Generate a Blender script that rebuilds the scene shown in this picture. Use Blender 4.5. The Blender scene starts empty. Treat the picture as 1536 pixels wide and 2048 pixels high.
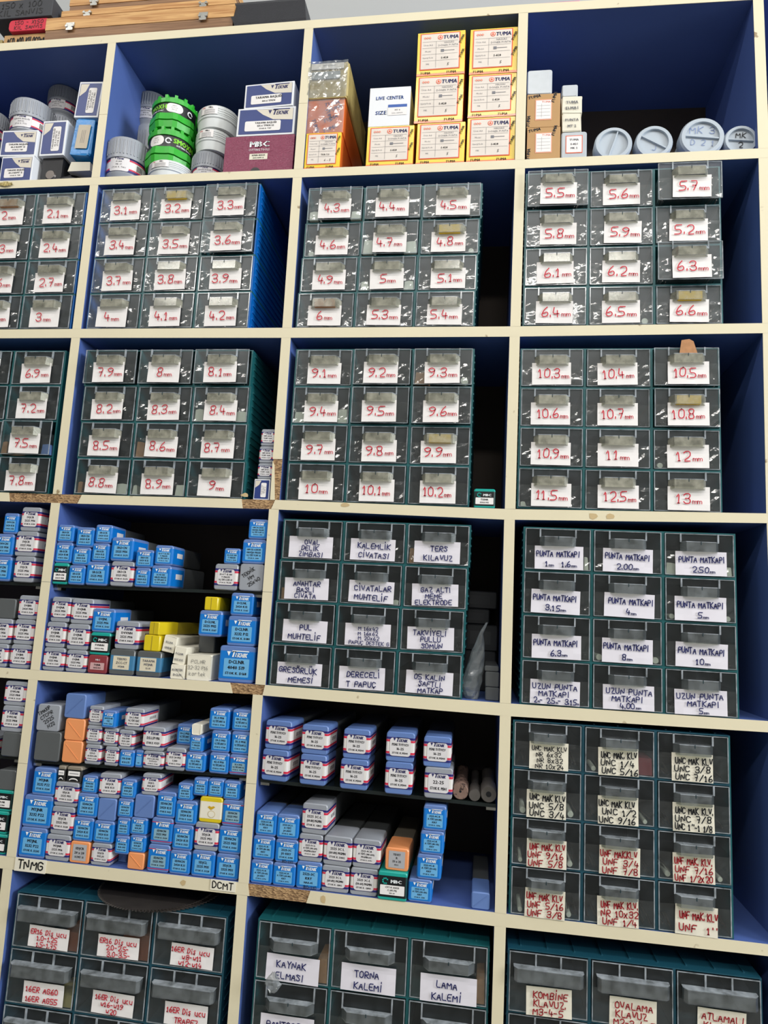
import bpy, math, random, re
import numpy as np
random.seed(7)
SC = bpy.context.scene
# ---------------------------------------------------------------- camera
FPX = 1367.1
CR = np.array([[0.98907446, 0.13766227, 0.05273343], [0.0317341, 0.15050251, -0.98810017], [-0.14396062, 0.97897809, 0.14448960]])
CC = np.array([0.838357, -1.217164, 0.056937])
cam = bpy.data.cameras.new('camera'); camo = bpy.data.objects.new('camera', cam)
SC.collection.objects.link(camo); SC.camera = camo
from mathutils import Matrix, Vector
M3 = Matrix((CR[0], -CR[1], -CR[2])).transposed()
camo.matrix_world = Matrix.Translation(CC.tolist()) @ M3.to_4x4()
cam.sensor_fit = 'VERTICAL'; cam.sensor_height = 36.0; cam.sensor_width = 27.0
cam.lens = FPX / 2048 * 36; cam.clip_start = 0.05; cam.clip_end = 60
# ---------------------------------------------------------------- world, lamps, exposure
wd = bpy.data.worlds.new('room_dark'); SC.world = wd; wd.use_nodes = True
wd.node_tree.nodes['Background'].inputs[0].default_value = (0.6, 0.65, 0.7, 1)
wd.node_tree.nodes['Background'].inputs[1].default_value = 0.05
SC.view_settings.view_transform = 'Standard'; SC.view_settings.look = 'None'
SC.view_settings.exposure = -1.3; SC.view_settings.gamma = 1.0
SC.view_settings.use_curve_mapping = False

def area(name, loc, rot, sx, sy, power, col):
    l = bpy.data.lights.new(name, 'AREA'); l.shape = 'RECTANGLE'; l.size = sx; l.size_y = sy
    l.energy = power; l.color = col
    o = bpy.data.objects.new(name, l); o.location = loc; o.rotation_euler = rot; SC.collection.objects.link(o); return o
LAMP = (1.0, 0.97, 0.92)
for i, (x, p) in enumerate(((-1.6, 58), (0.6, 56), (2.8, 50))):
    area('tube_light', (x, -2.3, 2.95), (math.radians(25), 0, 0), 1.25, 0.16, p, LAMP)
for x in (-1.2, 1.2, 3.6):
    area('tube_light', (x, -3.7, 2.6), (math.radians(55), 0, 0), 1.25, 0.2, 62, LAMP)
area('window_daylight', (5.4, -1.9, 1.5), (0, math.radians(90), math.radians(0)), 1.8, 1.4, 620, (0.93, 0.97, 1.0))
try:
    SC.cycles.max_bounces = 7; SC.cycles.diffuse_bounces = 3; SC.cycles.glossy_bounces = 3
    SC.cycles.transparent_max_bounces = 14; SC.cycles.transmission_bounces = 4
except Exception: pass

# ---------------------------------------------------------------- picture -> place helpers (used once, to measure positions on planes y = const)
def ray(u, v):
    d = CR.T @ np.array([(u - 768) / FPX, (v - 1024) / FPX, 1.0]); return d
def aty(u, v, y=0.0):
    d = ray(u, v); return CC + d * ((y - CC[1]) / d[1])
def proj(p):
    q = CR @ (np.array(p) - CC); return np.array([768 + FPX * q[0] / q[2], 1024 + FPX * q[1] / q[2]])
def rect(x0, y0, x1, y1, y=0.0):
    """bounding rectangle of an upright face -> centre x, centre z, width, height in metres"""
    c = aty((x0 + x1) / 2, (y0 + y1) / 2, y)
    e = 0.01; c0 = proj(c); ex = (proj(c + [e, 0, 0]) - c0) / e; ez = (proj(c + [0, 0, e]) - c0) / e
    A = np.array([[abs(ex[0]), abs(ez[0])], [abs(ex[1]), abs(ez[1])]])
    w, h = np.linalg.solve(A, [x1 - x0, y1 - y0]); return c[0], c[2], w, h

# ---------------------------------------------------------------- materials
MATS = {}
def lin(c):
    return tuple(((v / 255) / 12.92 if v / 255 <= .04045 else ((v / 255 + .055) / 1.055) ** 2.4) for v in c) + (1,)
def mat(name, rgb, rough=.5, vary=.12, scale=30, metal=0, bump=0, bscale=200, spec=.5, coat=0, spots=None, emit=0, sheen=0):
    """principled material with noise variation of colour; spots=(rgb, threshold, scale) adds stains"""
    if name in MATS: return MATS[name]
    m = bpy.data.materials.new(name); m.use_nodes = True; nt = m.node_tree; N = nt.nodes; L = nt.links
    b = N['Principled BSDF']; c = lin(rgb)
    b.inputs['Roughness'].default_value = rough; b.inputs['Metallic'].default_value = metal
    b.inputs['Specular IOR Level'].default_value = spec; b.inputs['Coat Weight'].default_value = coat
    b.inputs['Coat Roughness'].default_value = .12
    g = N.new('ShaderNodeNewGeometry'); no = N.new('ShaderNodeTexNoise'); no.inputs['Scale'].default_value = scale; no.inputs['Detail'].default_value = 3
    L.new(g.outputs['Position'], no.inputs['Vector'])
    mx = N.new('ShaderNodeMix'); mx.data_type = 'RGBA'
    mx.inputs[6].default_value = tuple(v * (1 - vary) for v in c[:3]) + (1,)
    mx.inputs[7].default_value = tuple(min(1, v * (1 + vary)) for v in c[:3]) + (1,)
    L.new(no.outputs['Fac'], mx.inputs[0]); out = mx.outputs[2]
    if spots:
        n2 = N.new('ShaderNodeTexNoise'); n2.inputs['Scale'].default_value = spots[2]; n2.inputs['Detail'].default_value = 4
        L.new(g.outputs['Position'], n2.inputs['Vector'])
        r = N.new('ShaderNodeMapRange'); r.inputs[1].default_value = spots[1]; r.inputs[2].default_value = spots[1] + .05
        L.new(n2.outputs['Fac'], r.inputs[0])
        m2 = N.new('ShaderNodeMix'); m2.data_type = 'RGBA'; L.new(r.outputs[0], m2.inputs[0]); L.new(out, m2.inputs[6])
        m2.inputs[7].default_value = lin(spots[0]); out = m2.outputs[2]
    L.new(out, b.inputs['Base Color'])
    if bump:
        n3 = N.new('ShaderNodeTexNoise'); n3.inputs['Scale'].default_value = bscale; L.new(g.outputs['Position'], n3.inputs['Vector'])
        bp = N.new('ShaderNodeBump'); bp.inputs['Strength'].default_value = bump; bp.inputs['Distance'].default_value = .002
        L.new(n3.outputs['Fac'], bp.inputs['Height']); L.new(bp.outputs[0], b.inputs['Normal'])
    MATS[name] = m; return m
def clear(name, rgb, haze, rough=.08, gloss=1.0, bump=0, dcol=(196, 204, 212)):
    """thin clear plastic: transparent, plus a little milky diffuse, plus fresnel gloss"""
    if name in MATS: return MATS[name]
    m = bpy.data.materials.new(name); m.use_nodes = True; nt = m.node_tree; N = nt.nodes; L = nt.links
    N.remove(N['Principled BSDF']); o = N['Material Output']
    t = N.new('ShaderNodeBsdfTransparent'); t.inputs[0].default_value = lin(rgb)
    d = N.new('ShaderNodeBsdfDiffuse'); d.inputs[0].default_value = lin(dcol)
    g = N.new('ShaderNodeBsdfGlossy'); g.inputs['Roughness'].default_value = rough
    no = N.new('ShaderNodeTexNoise'); no.inputs['Scale'].default_value = 60; ge = N.new('ShaderNodeNewGeometry'); L.new(ge.outputs['Position'], no.inputs['Vector'])
    r = N.new('ShaderNodeMapRange'); r.inputs[1].default_value = .3; r.inputs[2].default_value = .75; r.inputs[3].default_value = haze * .5; r.inputs[4].default_value = haze * 1.5
    L.new(no.outputs['Fac'], r.inputs[0])
    a = N.new('ShaderNodeMixShader'); L.new(r.outputs[0], a.inputs[0]); L.new(t.outputs[0], a.inputs[1]); L.new(d.outputs[0], a.inputs[2])
    f = N.new('ShaderNodeLayerWeight'); pw = N.new('ShaderNodeMath'); pw.operation = 'POWER'; pw.inputs[1].default_value = 5; L.new(f.outputs['Facing'], pw.inputs[0])
    sc_ = N.new('ShaderNodeMath'); sc_.operation = 'MULTIPLY_ADD'; sc_.inputs[1].default_value = .95; sc_.inputs[2].default_value = .045; L.new(pw.outputs[0], sc_.inputs[0])
    mu = N.new('ShaderNodeMath'); mu.operation = 'MULTIPLY'; mu.inputs[1].default_value = gloss; L.new(sc_.outputs[0], mu.inputs[0]); mu.use_clamp = True
    b = N.new('ShaderNodeMixShader'); L.new(mu.outputs[0], b.inputs[0]); L.new(a.outputs[0], b.inputs[1]); L.new(g.outputs[0], b.inputs[2])
    L.new(b.outputs[0], o.inputs[0])
    if bump:
        bp = N.new('ShaderNodeBump'); bp.inputs['Strength'].default_value = bump; bp.inputs['Distance'].default_value = .003
        L.new(no.outputs['Fac'], bp.inputs['Height']); L.new(bp.outputs[0], g.inputs['Normal']); L.new(bp.outputs[0], f.inputs['Normal'])
    MATS[name] = m; return m
def wood(name, a, b, scale=6, rough=.5):
    m = bpy.data.materials.new(name); m.use_nodes = True; nt = m.node_tree; N = nt.nodes; L = nt.links; p = N['Principled BSDF']
    g = N.new('ShaderNodeNewGeometry'); mp = N.new('ShaderNodeMapping'); mp.inputs['Scale'].default_value = (scale * .4, scale * 4, scale * 7)
    no = N.new('ShaderNodeTexNoise'); no.inputs['Scale'].default_value = 3; no.inputs['Detail'].default_value = 6; no.inputs['Distortion'].default_value = 1.2
    L.new(g.outputs['Position'], mp.inputs[0]); L.new(mp.outputs[0], no.inputs['Vector'])
    r = N.new('ShaderNodeValToRGB'); r.color_ramp.elements[0].color = lin(a); r.color_ramp.elements[1].color = lin(b); r.color_ramp.elements[0].position = .35; r.color_ramp.elements[1].position = .65
    L.new(no.outputs['Fac'], r.inputs[0]); L.new(r.outputs[0], p.inputs['Base Color']); p.inputs['Roughness'].default_value = rough
    MATS[name] = m; return m
def chip(name):
    m = bpy.data.materials.new(name); m.use_nodes = True; nt = m.node_tree; N = nt.nodes; L = nt.links; p = N['Principled BSDF']
    g = N.new('ShaderNodeNewGeometry'); v = N.new('ShaderNodeTexVoronoi'); v.inputs['Scale'].default_value = 420
    mp = N.new('ShaderNodeMapping'); mp.inputs['Scale'].default_value = (.5, 1, 1.2); L.new(g.outputs['Position'], mp.inputs[0]); L.new(mp.outputs[0], v.inputs['Vector'])
    r = N.new('ShaderNodeValToRGB'); r.color_ramp.elements[0].color = lin((88, 60, 38)); r.color_ramp.elements[1].color = lin((196, 160, 116))
    L.new(v.outputs['Color'], r.inputs[0]); L.new(r.outputs[0], p.inputs['Base Color']); p.inputs['Roughness'].default_value = .9
    bp = N.new('ShaderNodeBump'); bp.inputs['Distance'].default_value = .001; L.new(v.outputs['Distance'], bp.inputs['Height']); L.new(bp.outputs[0], p.inputs['Normal'])
    MATS[name] = m; return m
CREAM = mat('cream_edge_band', (222, 212, 182), .45, .05, 8, bump=.08, bscale=60, spots=((150, 130, 95), .68, 34))
BLUE = mat('blue_paint', (78, 102, 166), .5, .10, 9)
CHIP = chip('raw_chipboard')
BACKM = mat('brown_hardboard', (74, 64, 56), .75, .12, 20)
WHITEW = mat('white_wall_paint', (226, 226, 224), .8, .03, 3)
FLOORM = mat('grey_floor_paint', (120, 118, 112), .6, .1, 3)
TEAL = mat('teal_plastic', (24, 88, 92), .38, .08, 30)
BLUEP = mat('bright_blue_plastic', (0, 96, 176), .4, .06, 30)
DTEAL = mat('dark_teal_plastic', (16, 46, 54), .5, .1, 30)
PLC = clear('clear_drawer_plastic', (244, 248, 250), .026, .36, .85)
PLD = clear('shaded_drawer_plastic', (240, 244, 245), .012, .22, .8)  # clear plastic too, haze lowered to put the lower rows' dimness into it
PLH = clear('frosted_handle_plastic', (214, 216, 208), .13, .16, 1.6)
PLHB = clear('milky_handle_plastic', (212, 214, 206), .34, .14, 1.5, dcol=(206, 203, 186))
PLR = clear('rib_plastic', (205, 208, 200), .48, .14, 1.7)
FILM = clear('crinkled_film', (252, 253, 252), .012, .12, 1.7, bump=.35)
BAG = clear('polythene_bag', (232, 232, 228), .20, .14, 1.6, bump=.35)
GLASS = mat('smoky_glass', (26, 34, 34), .08, .05, 10, coat=.4)
PAPER = mat('white_paper', (236, 232, 230), .75, .04, 40)
PAPERL = mat('lilac_white_paper', (224, 220, 228), .75, .04, 40)
PAPERC = mat('ivory_paper', (228, 222, 204), .75, .05, 40)
RED = mat('red_marker', (196, 34, 54), .6, .05); NAVY = mat('navy_marker', (28, 32, 92), .6, .05); BLACK = mat('black_marker', (18, 18, 22), .6, .05)
DRED = mat('dark_red_marker', (150, 24, 34), .6, .05)
GREY = mat('grey_plastic', (150, 154, 162), .35, .06, 20)
DGREY = mat('smoky_plastic', (88, 91, 92), .28, .08, 20)
BBLUE = mat('powder_blue_plastic', (98, 126, 182), .35, .06, 20)
SKY = mat('sky_blue_label', (6, 116, 202), .42, .05, 40)
SKY2 = mat('pale_blue_label', (104, 172, 218), .45, .04, 40)
LAB = mat('pale_grey_label', (216, 213, 214), .55, .03, 40)
BNAVY = mat('navy_stripe', (38, 34, 110), .45, .04); BRED = mat('red_stripe', (206, 44, 74), .45, .04); BWHITE = mat('white_stripe', (228, 224, 220), .5, .03)
INK = mat('black_ink', (24, 26, 34), .6, .03); INKW = mat('white_ink', (240, 244, 246), .5, .02); INKB = mat('blue_ink', (44, 88, 168), .5, .03)
INKG = mat('grey_ink', (120, 120, 126), .6, .03); INKO = mat('orange_ink', (228, 92, 50), .5, .03); INKN = mat('navy_ink', (30, 32, 92), .5, .03)
MTEAL = mat('turquoise_plastic', (26, 158, 146), .35, .05, 20)
MBLK = mat('black_label', (18, 20, 24), .4, .04)
ORANGE = mat('orange_plastic', (232, 150, 96), .35, .06, 20)
YELLOW = mat('yellow_plastic', (214, 190, 30), .35, .07, 20)
YCARD = mat('yellow_card', (238, 202, 20), .32, .05, 15, coat=.3)
OCARD = mat('orange_card', (232, 112, 44), .3, .08, 15, coat=.4)
MAROON = mat('maroon_foil', (116, 30, 66), .3, .3, 260, metal=.15, bump=.5, bscale=300)
MARP = mat('maroon_plastic', (134, 54, 60), .35, .06)
KRAFT = mat('kraft_card', (186, 146, 98), .75, .08, 20)
WCARD = mat('white_card', (228, 230, 234), .5, .03, 10)
BCARD = mat('navy_card', (36, 56, 120), .4, .1, 20)
SKIN = mat('blue_wrapping', (24, 128, 200), .3, .3, 60, bump=.5, bscale=90)
GREEN = mat('green_plastic', (44, 168, 44), .34, .06, 20)
JWHITE = mat('white_plastic', (206, 210, 210), .4, .04, 12)
LIDG = mat('light_grey_lid', (176, 186, 196), .45, .05, 12)
WOODL = wood('pale_beech', (176, 122, 66), (214, 168, 108), 6); WOODD = wood('brown_beech', (120, 84, 54), (150, 112, 78), 6)
LEATH = mat('black_leatherette', (28, 29, 36), .5, .2, 60, bump=.4, bscale=400)
REDC = mat('red_cloth', (206, 38, 62), .6, .1, 30)
STEEL = mat('bright_steel', (190, 190, 185), .25, .1, 60, metal=1)
DSTEEL = mat('dull_steel', (104, 98, 94), .4, .25, 40, metal=.8)
RUST = mat('rusty_steel', (122, 98, 86), .7, .35, 90, spots=((60, 44, 38), .55, 120))
BARM = mat('bar_steel', (92, 88, 84), .5, .25, 60, metal=.3)
DARKM = mat('dark_metal', (44, 44, 46), .5, .25, 60, metal=.5)
KRAFTW = mat('gold_wrapping', (176, 158, 100), .35, .25, 50, bump=.8, bscale=70)
PINK = mat('pink_card', (206, 110, 150), .5, .05)
CORK = mat('cork_brown', (176, 128, 88), .85, .3, 120)

# ---------------------------------------------------------------- mesh helper
class MB:
    def __init__(s): s.v = []; s.f = []; s.m = []; s.mats = []
    def mi(s, m):
        if m not in s.mats: s.mats.append(m)
        return s.mats.index(m)
    def add(s, vs, fs, m):
        o = len(s.v); s.v += [tuple(p) for p in vs]; i = s.mi(m)
        for f in fs: s.f.append([o + k for k in f]); s.m.append(i)
    def box(s, x0, x1, y0, y1, z0, z1, m):
        s.add([(x0, y0, z0), (x1, y0, z0), (x1, y1, z0), (x0, y1, z0), (x0, y0, z1), (x1, y0, z1), (x1, y1, z1), (x0, y1, z1)],
              [(0, 3, 2, 1), (4, 5, 6, 7), (0, 1, 5, 4), (1, 2, 6, 5), (2, 3, 7, 6), (3, 0, 4, 7)], m)
    def quad(s, a, b, c, d, m): s.add([a, b, c, d], [(0, 1, 2, 3)], m)
    def rings(s, rs, m, cap0=True, cap1=True, closed=True):
        n = len(rs[0]); vs = [p for r in rs for p in r]; fs = []
        for k in range(len(rs) - 1):
            for i in range(n if closed else n - 1):
                j = (i + 1) % n; fs.append((k * n + i, k * n + j, (k + 1) * n + j, (k + 1) * n + i))
        if cap0: fs.append(tuple(range(n))[::-1])
        if cap1: fs.append(tuple((len(rs) - 1) * n + i for i in range(n)))
        s.add(vs, fs, m)
    def lathe(s, prof, m, n=28, cx=0, cy=0, cz=0, axis='z', cap0=True, cap1=True):
        rs = []
        for r, h in prof:
            if axis == 'z': rs.append([(cx + r * math.cos(2 * math.pi * i / n), cy + r * math.sin(2 * math.pi * i / n), cz + h) for i in range(n)])
            else: rs.append([(cx + r * math.cos(2 * math.pi * i / n), cy + h, cz - r * math.sin(2 * math.pi * i / n)) for i in range(n)])
        s.rings(rs, m, cap0, cap1)
    def obj(s, name, parent=None, smooth=False, loc=None, rot=None, **kw):
        me = bpy.data.meshes.new(name); me.from_pydata(s.v, [], s.f)
        for m in s.mats: me.materials.append(m)
        me.polygons.foreach_set('material_index', s.m)
        if smooth: me.polygons.foreach_set('use_smooth', [True] * len(s.f)); me.set_sharp_from_angle(angle=math.radians(35))
        me.update(); o = bpy.data.objects.new(name, me); SC.collection.objects.link(o)
        if parent: o.parent = parent
        if loc is not None: o.location = loc
        if rot is not None: o.rotation_euler = rot
        for k, v in kw.items(): o[k] = v
        return o
def tag(o, label, cat, group=None):
    o['label'] = label; o['category'] = cat
    if group: o['group'] = group
    return o
def empty(name, loc, rot=(0, 0, 0)):
    o = bpy.data.objects.new(name, None); o.location = loc; o.rotation_euler = rot; o.empty_display_size = .02; SC.collection.objects.link(o); return o

# ---------------------------------------------------------------- lettering: pen strokes and printed type
G = {'0': '26 05 01 20 41 45 26', '1': '04 26 20|10 30', '2': '05 16 36 45 43 00 40', '3': '05 16 36 45 33 13|33 42 41 30 10 01', '4': '16 02 42|34 30', '5': '46 06 03 33 42 41 30 00',
 '6': '36 14 01 10 30 41 42 33 12', '7': '06 46 20|13 33', '8': '33 13 05 16 36 45 33 41 30 10 01 13', '9': '44 23 04 05 26 45 44 31 10', 'A': '00 26 40|12 32', 'B': '00 06 36 45 33 03|33 41 30 00',
 'C': '45 26 05 01 20 41', 'D': '00 06 26 44 42 20 00', 'E': '46 06 00 40|03 33', 'F': '46 06 00|03 33', 'G': '45 26 05 01 20 41 43 23', 'H': '06 00|46 40|03 43', 'I': '26 20', 'J': '46 41 20 01',
 'K': '06 00|46 03 40', 'L': '06 00 40', 'M': '00 06 22 46 40', 'N': '00 06 40 46', 'O': '26 05 01 20 41 45 26', 'P': '00 06 36 45 43 03', 'Q': '26 05 01 20 41 45 26|22 40', 'R': '00 06 36 45 43 03 40',
 'S': '45 16 05 33 41 20 01', 'T': '06 46|26 20', 'U': '06 01 20 41 46', 'V': '06 20 46', 'W': '06 10 23 30 46', 'X': '06 40|46 00', 'Y': '06 23 46|23 20', 'Z': '06 46 00 40',
 'm': '00 04|03 14 23 20|23 34 43 40', 'w': '04 10 22 30 44', 'u': '04 01 20 40|44 40', 'c': '34 14 01 10 30', 'i': '23 20|25 26', 's': '34 14 12 32 20 00', 'k': '06 00|34 02 30', 'o': '14 02 10 30 42 34 14',
 'r': '00 04|03 14 34', 't': '16 11 30|04 34', 'e': '02 42 34 14 01 10 30', '.': '20 21', '-': '03 33', '/': '00 46', 'x': '04 30|34 00', "'": '36 35', ',': '21 10', '_': '00 40', '(': '36 13 30', ')': '16 33 10', '*': '15 16'}
G['İ'] = G['I'] + '|28 29'; G['Ş'] = G['S'] + "|20 39"; G['Ş'] = G['S'] + '|20 10'; G['Ç'] = G['C'] + '|20 10'; G['Ö'] = G['O'] + '|17 18|37 38'; G['Ü'] = G['U'] + '|18 19|38 39'; G['Ğ'] = G['G'] + '|18 38'; G['ş'] = G['s'] + '|20 10'
WID = {'I': .45, 'İ': .45, '1': .6, '.': .05, "'": .4, 'i': .5, ' ': .7, 'm': 1.25, 'M': 1.2, 'W': 1.2, '-': .8, ',': .4}
CH = {}
def strokes(ch):
    if ch in CH: return CH[ch]
    out = []
    for st in G.get(ch, '').split('|'):
        pts = [(int(a[0]) / 4, int(a[1]) / 6) for a in st.split()]
        if len(pts) < 2: continue
        if len(pts) > 2:
            q = [pts[0]]
            for a, b in zip(pts[:-1], pts[1:]): q += [(a[0] * .78 + b[0] * .22, a[1] * .78 + b[1] * .22), (a[0] * .22 + b[0] * .78, a[1] * .22 + b[1] * .78)]
            q.append(pts[-1]); pts = q
        out.append(pts)
    if ch in 'ŞÇş': out.append([(.5, .0), (.62, -.10), (.40, -.20)])
    CH[ch] = out; return out
def pen(mb, text, cx, cz, h, y, m, thick=.13, wmax=None, left=False, jit=.05, rot=0, T=None, aspect=.62):
    """handwriting as thin ribbons, centred at cx, baseline cz; text between ~ is small"""
    small = False; x = 0; items = []
    for c in text:
        if c == '~': small = not small; continue
        sz = .42 if small else 1
        if c in 'İŞÇÖÜĞ' or c in G or c == ' ':
            items.append((c, x, sz)); x += (WID.get(c, 1.0) * aspect + (.27 if sz == 1 else .1)) * sz * (1.25 if sz < 1 else 1)
    tot = max(x - .27, .1); s = h
    if wmax and tot * h > wmax: s = wmax / tot
    x0 = cx if left else cx - tot * s / 2; t = h * thick / 2; cr, sr = math.cos(rot), math.sin(rot)
    for c, xx, sz in items:
        t = h * thick / 2 * (.62 if sz < 1 else 1)
        jx, jy, sh = random.uniform(-jit, jit), random.uniform(-jit, jit), random.uniform(-.06, .12)
        for pts in strokes(c):
            P = []
            for (a, b) in pts:
                px = (xx + (a * WID.get(c, 1) * aspect * (1.25 if sz < 1 else 1) + sh * b + jx) * sz) * s; pz = (b + jy) * sz * h
                px += x0 - cx; P.append((cx + px * cr - pz * sr, cz + px * sr + pz * cr))
            L_, R_ = [], []
            for i, p in enumerate(P):
                a = P[max(i - 1, 0)]; b = P[min(i + 1, len(P) - 1)]; dx, dz = b[0] - a[0], b[1] - a[1]; l = math.hypot(dx, dz) or 1e-6; nx, nz = -dz / l * t, dx / l * t
                if i == 0: p = (p[0] - dx / l * t, p[1] - dz / l * t)
                if i == len(P) - 1: p = (p[0] + dx / l * t, p[1] + dz / l * t)
                L_.append((p[0] + nx, y, p[1] + nz)); R_.append((p[0] - nx, y, p[1] - nz))
            if T: L_ = [T(q) for q in L_]; R_ = [T(q) for q in R_]
            n = len(P); mb.add(L_ + R_, [(i, i + 1, n + i + 1, n + i) for i in range(n - 1)], m)
GC = {}
def glyph(c):
    if c in GC: return GC[c]
    cu = bpy.data.curves.new('g', 'FONT'); cu.body = c; cu.size = 1; cu.resolution_u = 1; cu.fill_mode = 'FRONT'
    o = bpy.data.objects.new('g', cu); SC.collection.objects.link(o)
    dg = bpy.context.evaluated_depsgraph_get(); e = o.evaluated_get(dg); me = e.to_mesh()
    vs = [(v.co.x, v.co.y) for v in me.vertices]; fs = [tuple(p.vertices) for p in me.polygons]
    e.to_mesh_clear(); bpy.data.objects.remove(o); bpy.data.curves.remove(cu)
    w = max([v[0] for v in vs], default=.25)
    GC[c] = (vs, fs, w); return GC[c]
def warm(chars):
    """make all glyph meshes in one go"""
    os_ = []
    for c in chars:
        cu = bpy.data.curves.new('g', 'FONT'); cu.body = c; cu.resolution_u = 1; o = bpy.data.objects.new('g', cu); SC.collection.objects.link(o); os_.append((c, o, cu))
    dg = bpy.context.evaluated_depsgraph_get()
    for c, o, cu in os_:
        e = o.evaluated_get(dg); me = e.to_mesh()
        vs = [(v.co.x, v.co.y) for v in me.vertices]; fs = [tuple(p.vertices) for p in me.polygons]; e.to_mesh_clear()
        GC[c] = (vs, fs, max([v[0] for v in vs], default=.25))
    for c, o, cu in os_: bpy.data.objects.remove(o); bpy.data.curves.remove(cu)
warm('ABCDEFGHIJKLMNOPQRSTUVWXYZ0123456789.-/:()ĞİŞÇÖÜabcdefghijklmnopqrstuvwxyz')
def type_(mb, text, cx, cz, h, y, m, wmax=None, shear=0, left=False, T=None, rot=0, bold=0, xs=1.0):
    """printed letters; h = cap height"""
    s = h / .73; x = 0; it = []
    for c in text:
        if c == ' ': x += .3; continue
        g = glyph(c); it.append((g, x)); x += g[2] + .06
    tot = max(x - .06, .1); sx = s * xs
    if wmax and tot * sx > wmax: sx = wmax / tot
    x0 = 0 if left else -tot * sx / 2; cr, sr = math.cos(rot), math.sin(rot)
    offs = [(0, 0)] if not bold else [(-bold * h, 0), (bold * h, 0)]
    for (vs, fs, w), gx in it:
        for ox, oz in offs:
            P = []
            for a, b in vs:
                px = x0 + (gx + a) * sx + shear * b * s + ox; pz = b * s + oz
                P.append((cx + px * cr - pz * sr, y, cz + px * sr + pz * cr))
            if T: P = [T(p) for p in P]
            mb.add(P, fs, m)
def rrect(mb, cx, cz, w, h, r, y, m, n=3, T=None, t=0.0):
    pts = []
    for sx, sz, a0 in ((1, 1, 0), (-1, 1, 90), (-1, -1, 180), (1, -1, 270)):
        for k in range(n + 1):
            a = math.radians(a0 + 90 * k / n); pts.append((cx + sx * (w / 2 - r) + r * math.cos(a), cz + sz * (h / 2 - r) + r * math.sin(a)))
    f = [(p[0], y, p[1]) for p in pts][::-1]
    if T:   # curved face: follow it in narrow strips
        k = max(3, int(w / .004)); xs_ = sorted([cx - w / 2 + w * i / k for i in range(k + 1)] + [cx + s_ * (w / 2 - r * q) for s_ in (-1, 1) for q in (.12, .45)])
        V = []
        for x in xs_:
            d = max(0, abs(x - cx) - (w / 2 - r)); hz = h / 2 - r + math.sqrt(max(r * r - d * d, 0)); V += [T((x, y, cz - hz)), T((x, y, cz + hz))]
        mb.add(V, [(2 * i, 2 * i + 2, 2 * i + 3, 2 * i + 1) for i in range(len(xs_) - 1)], m); return
    if t: mb.rings([[(p[0], y, p[1]) for p in pts], [(p[0], y + t, p[1]) for p in pts]], m)
    else: mb.add(f, [tuple(range(len(f)))], m)
def logo(mb, cx, cz, w, y, m, T=None, tri=None):
    """slanted capitals with a bar over the top, small mark before them"""
    h = w * .27
    type_(mb, 'T', cx - w * .36, cz, h * 1.25, y, m, shear=.25, T=T, bold=.06)
    type_(mb, 'EKNIK', cx + w * .10, cz, h * .9, y, m, wmax=w * .68, shear=.25, T=T, bold=.07)
    q = [(cx - w * .42, y, cz + h * 1.12), (cx + w * .56, y, cz + h * 1.12), (cx + w * .53, y, cz + h * 1.32), (cx - w * .40, y, cz + h * 1.32)]
    if T: q = [T(p) for p in q]
    mb.add(q, [(0, 1, 2, 3)], m)
    tx = cx - w * .62; tm = tri or m
    q = [(tx - h * .3, y, cz + h * 1.1), (tx + h * .5, y, cz + h * 1.1), (tx + h * .1, y, cz + h * .2)]
    if T: q = [T(p) for p in q]
    mb.add(q, [(0, 2, 1)], tm)

# ---------------------------------------------------------------- the setting
def plane_box(name, x0, x1, y0, y1, z0, z1, m):
    b = MB(); b.box(x0, x1, y0, y1, z0, z1, m); return b.obj(name, kind='structure')
plane_box('wall_back', -4.2, 5.7, .31, .41, -1.45, 3.5, mat('light_grey_wall_paint', (176, 178, 178), .8, .03, 3))
plane_box('wall_left', -4.2, -4.0, -4.8, .31, -1.45, 3.5, mat('shop_wall', (150, 148, 142), .8, .05, 3))
plane_box('wall_right', 5.5, 5.7, -4.8, .31, -1.45, 3.5, mat('shop_wall', (150, 148, 142), .8, .05, 3))
plane_box('wall_front', -4.0, 5.5, -4.9, -4.8, -1.45, 3.5, mat('shop_wall', (150, 148, 142), .8, .05, 3))
plane_box('floor', -4.2, 5.7, -4.9, .41, -1.55, -1.45, FLOORM)
plane_box('ceiling', -4.2, 5.7, -4.9, .41, 3.5, 3.6, WHITEW)

# ---------------------------------------------------------------- shelving unit, measured at every crossing of board and divider
T_ = 0.018; DEPTH = .28
TOPS = {1: [(183, 355), (588, 338.5), (1030, 320), (1517, 297)], 2: [(145, 658), (565, 655.7), (1021, 653), (1525, 646.5)], 3: [(105.7, 988), (540, 999.5), (1010, 1018), (1533, 1027)],
        4: [(61, 1339.5), (511, 1368.7), (1000, 1406), (1544, 1443)], 5: [(13, 1713), (477, 1765), (990, 1825.5), (1560, 1892)]}
BOTS = {0: [(216, 86), (609.5, 57), (1037.5, 26), (1506.4, -1)], 1: [(180, 370), (586, 355), (1030.5, 337), (1517.5, 316)], 2: [(143, 675.5), (563, 675.3), (1019.5, 673), (1526, 666)],
        3: [(102.5, 1005.5), (538.5, 1018), (1008.7, 1039), (1534, 1046)], 4: [(57, 1359), (506, 1389), (1000, 1431), (1546, 1465)], 5: [(6, 1737), (474, 1789), (989, 1852), (1562, 1915)]}
XN = [0.0, .4408, .8768, 1.3122]
def wn(t, i): return [(float(aty(u, v)[0]), float(aty(u, v)[2])) for u, v in t[i]]
top, bot = {}, {}
for i in range(1, 6): top[i] = wn(TOPS, i)
for i in range(0, 6): bot[i] = wn(BOTS, i)
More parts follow.
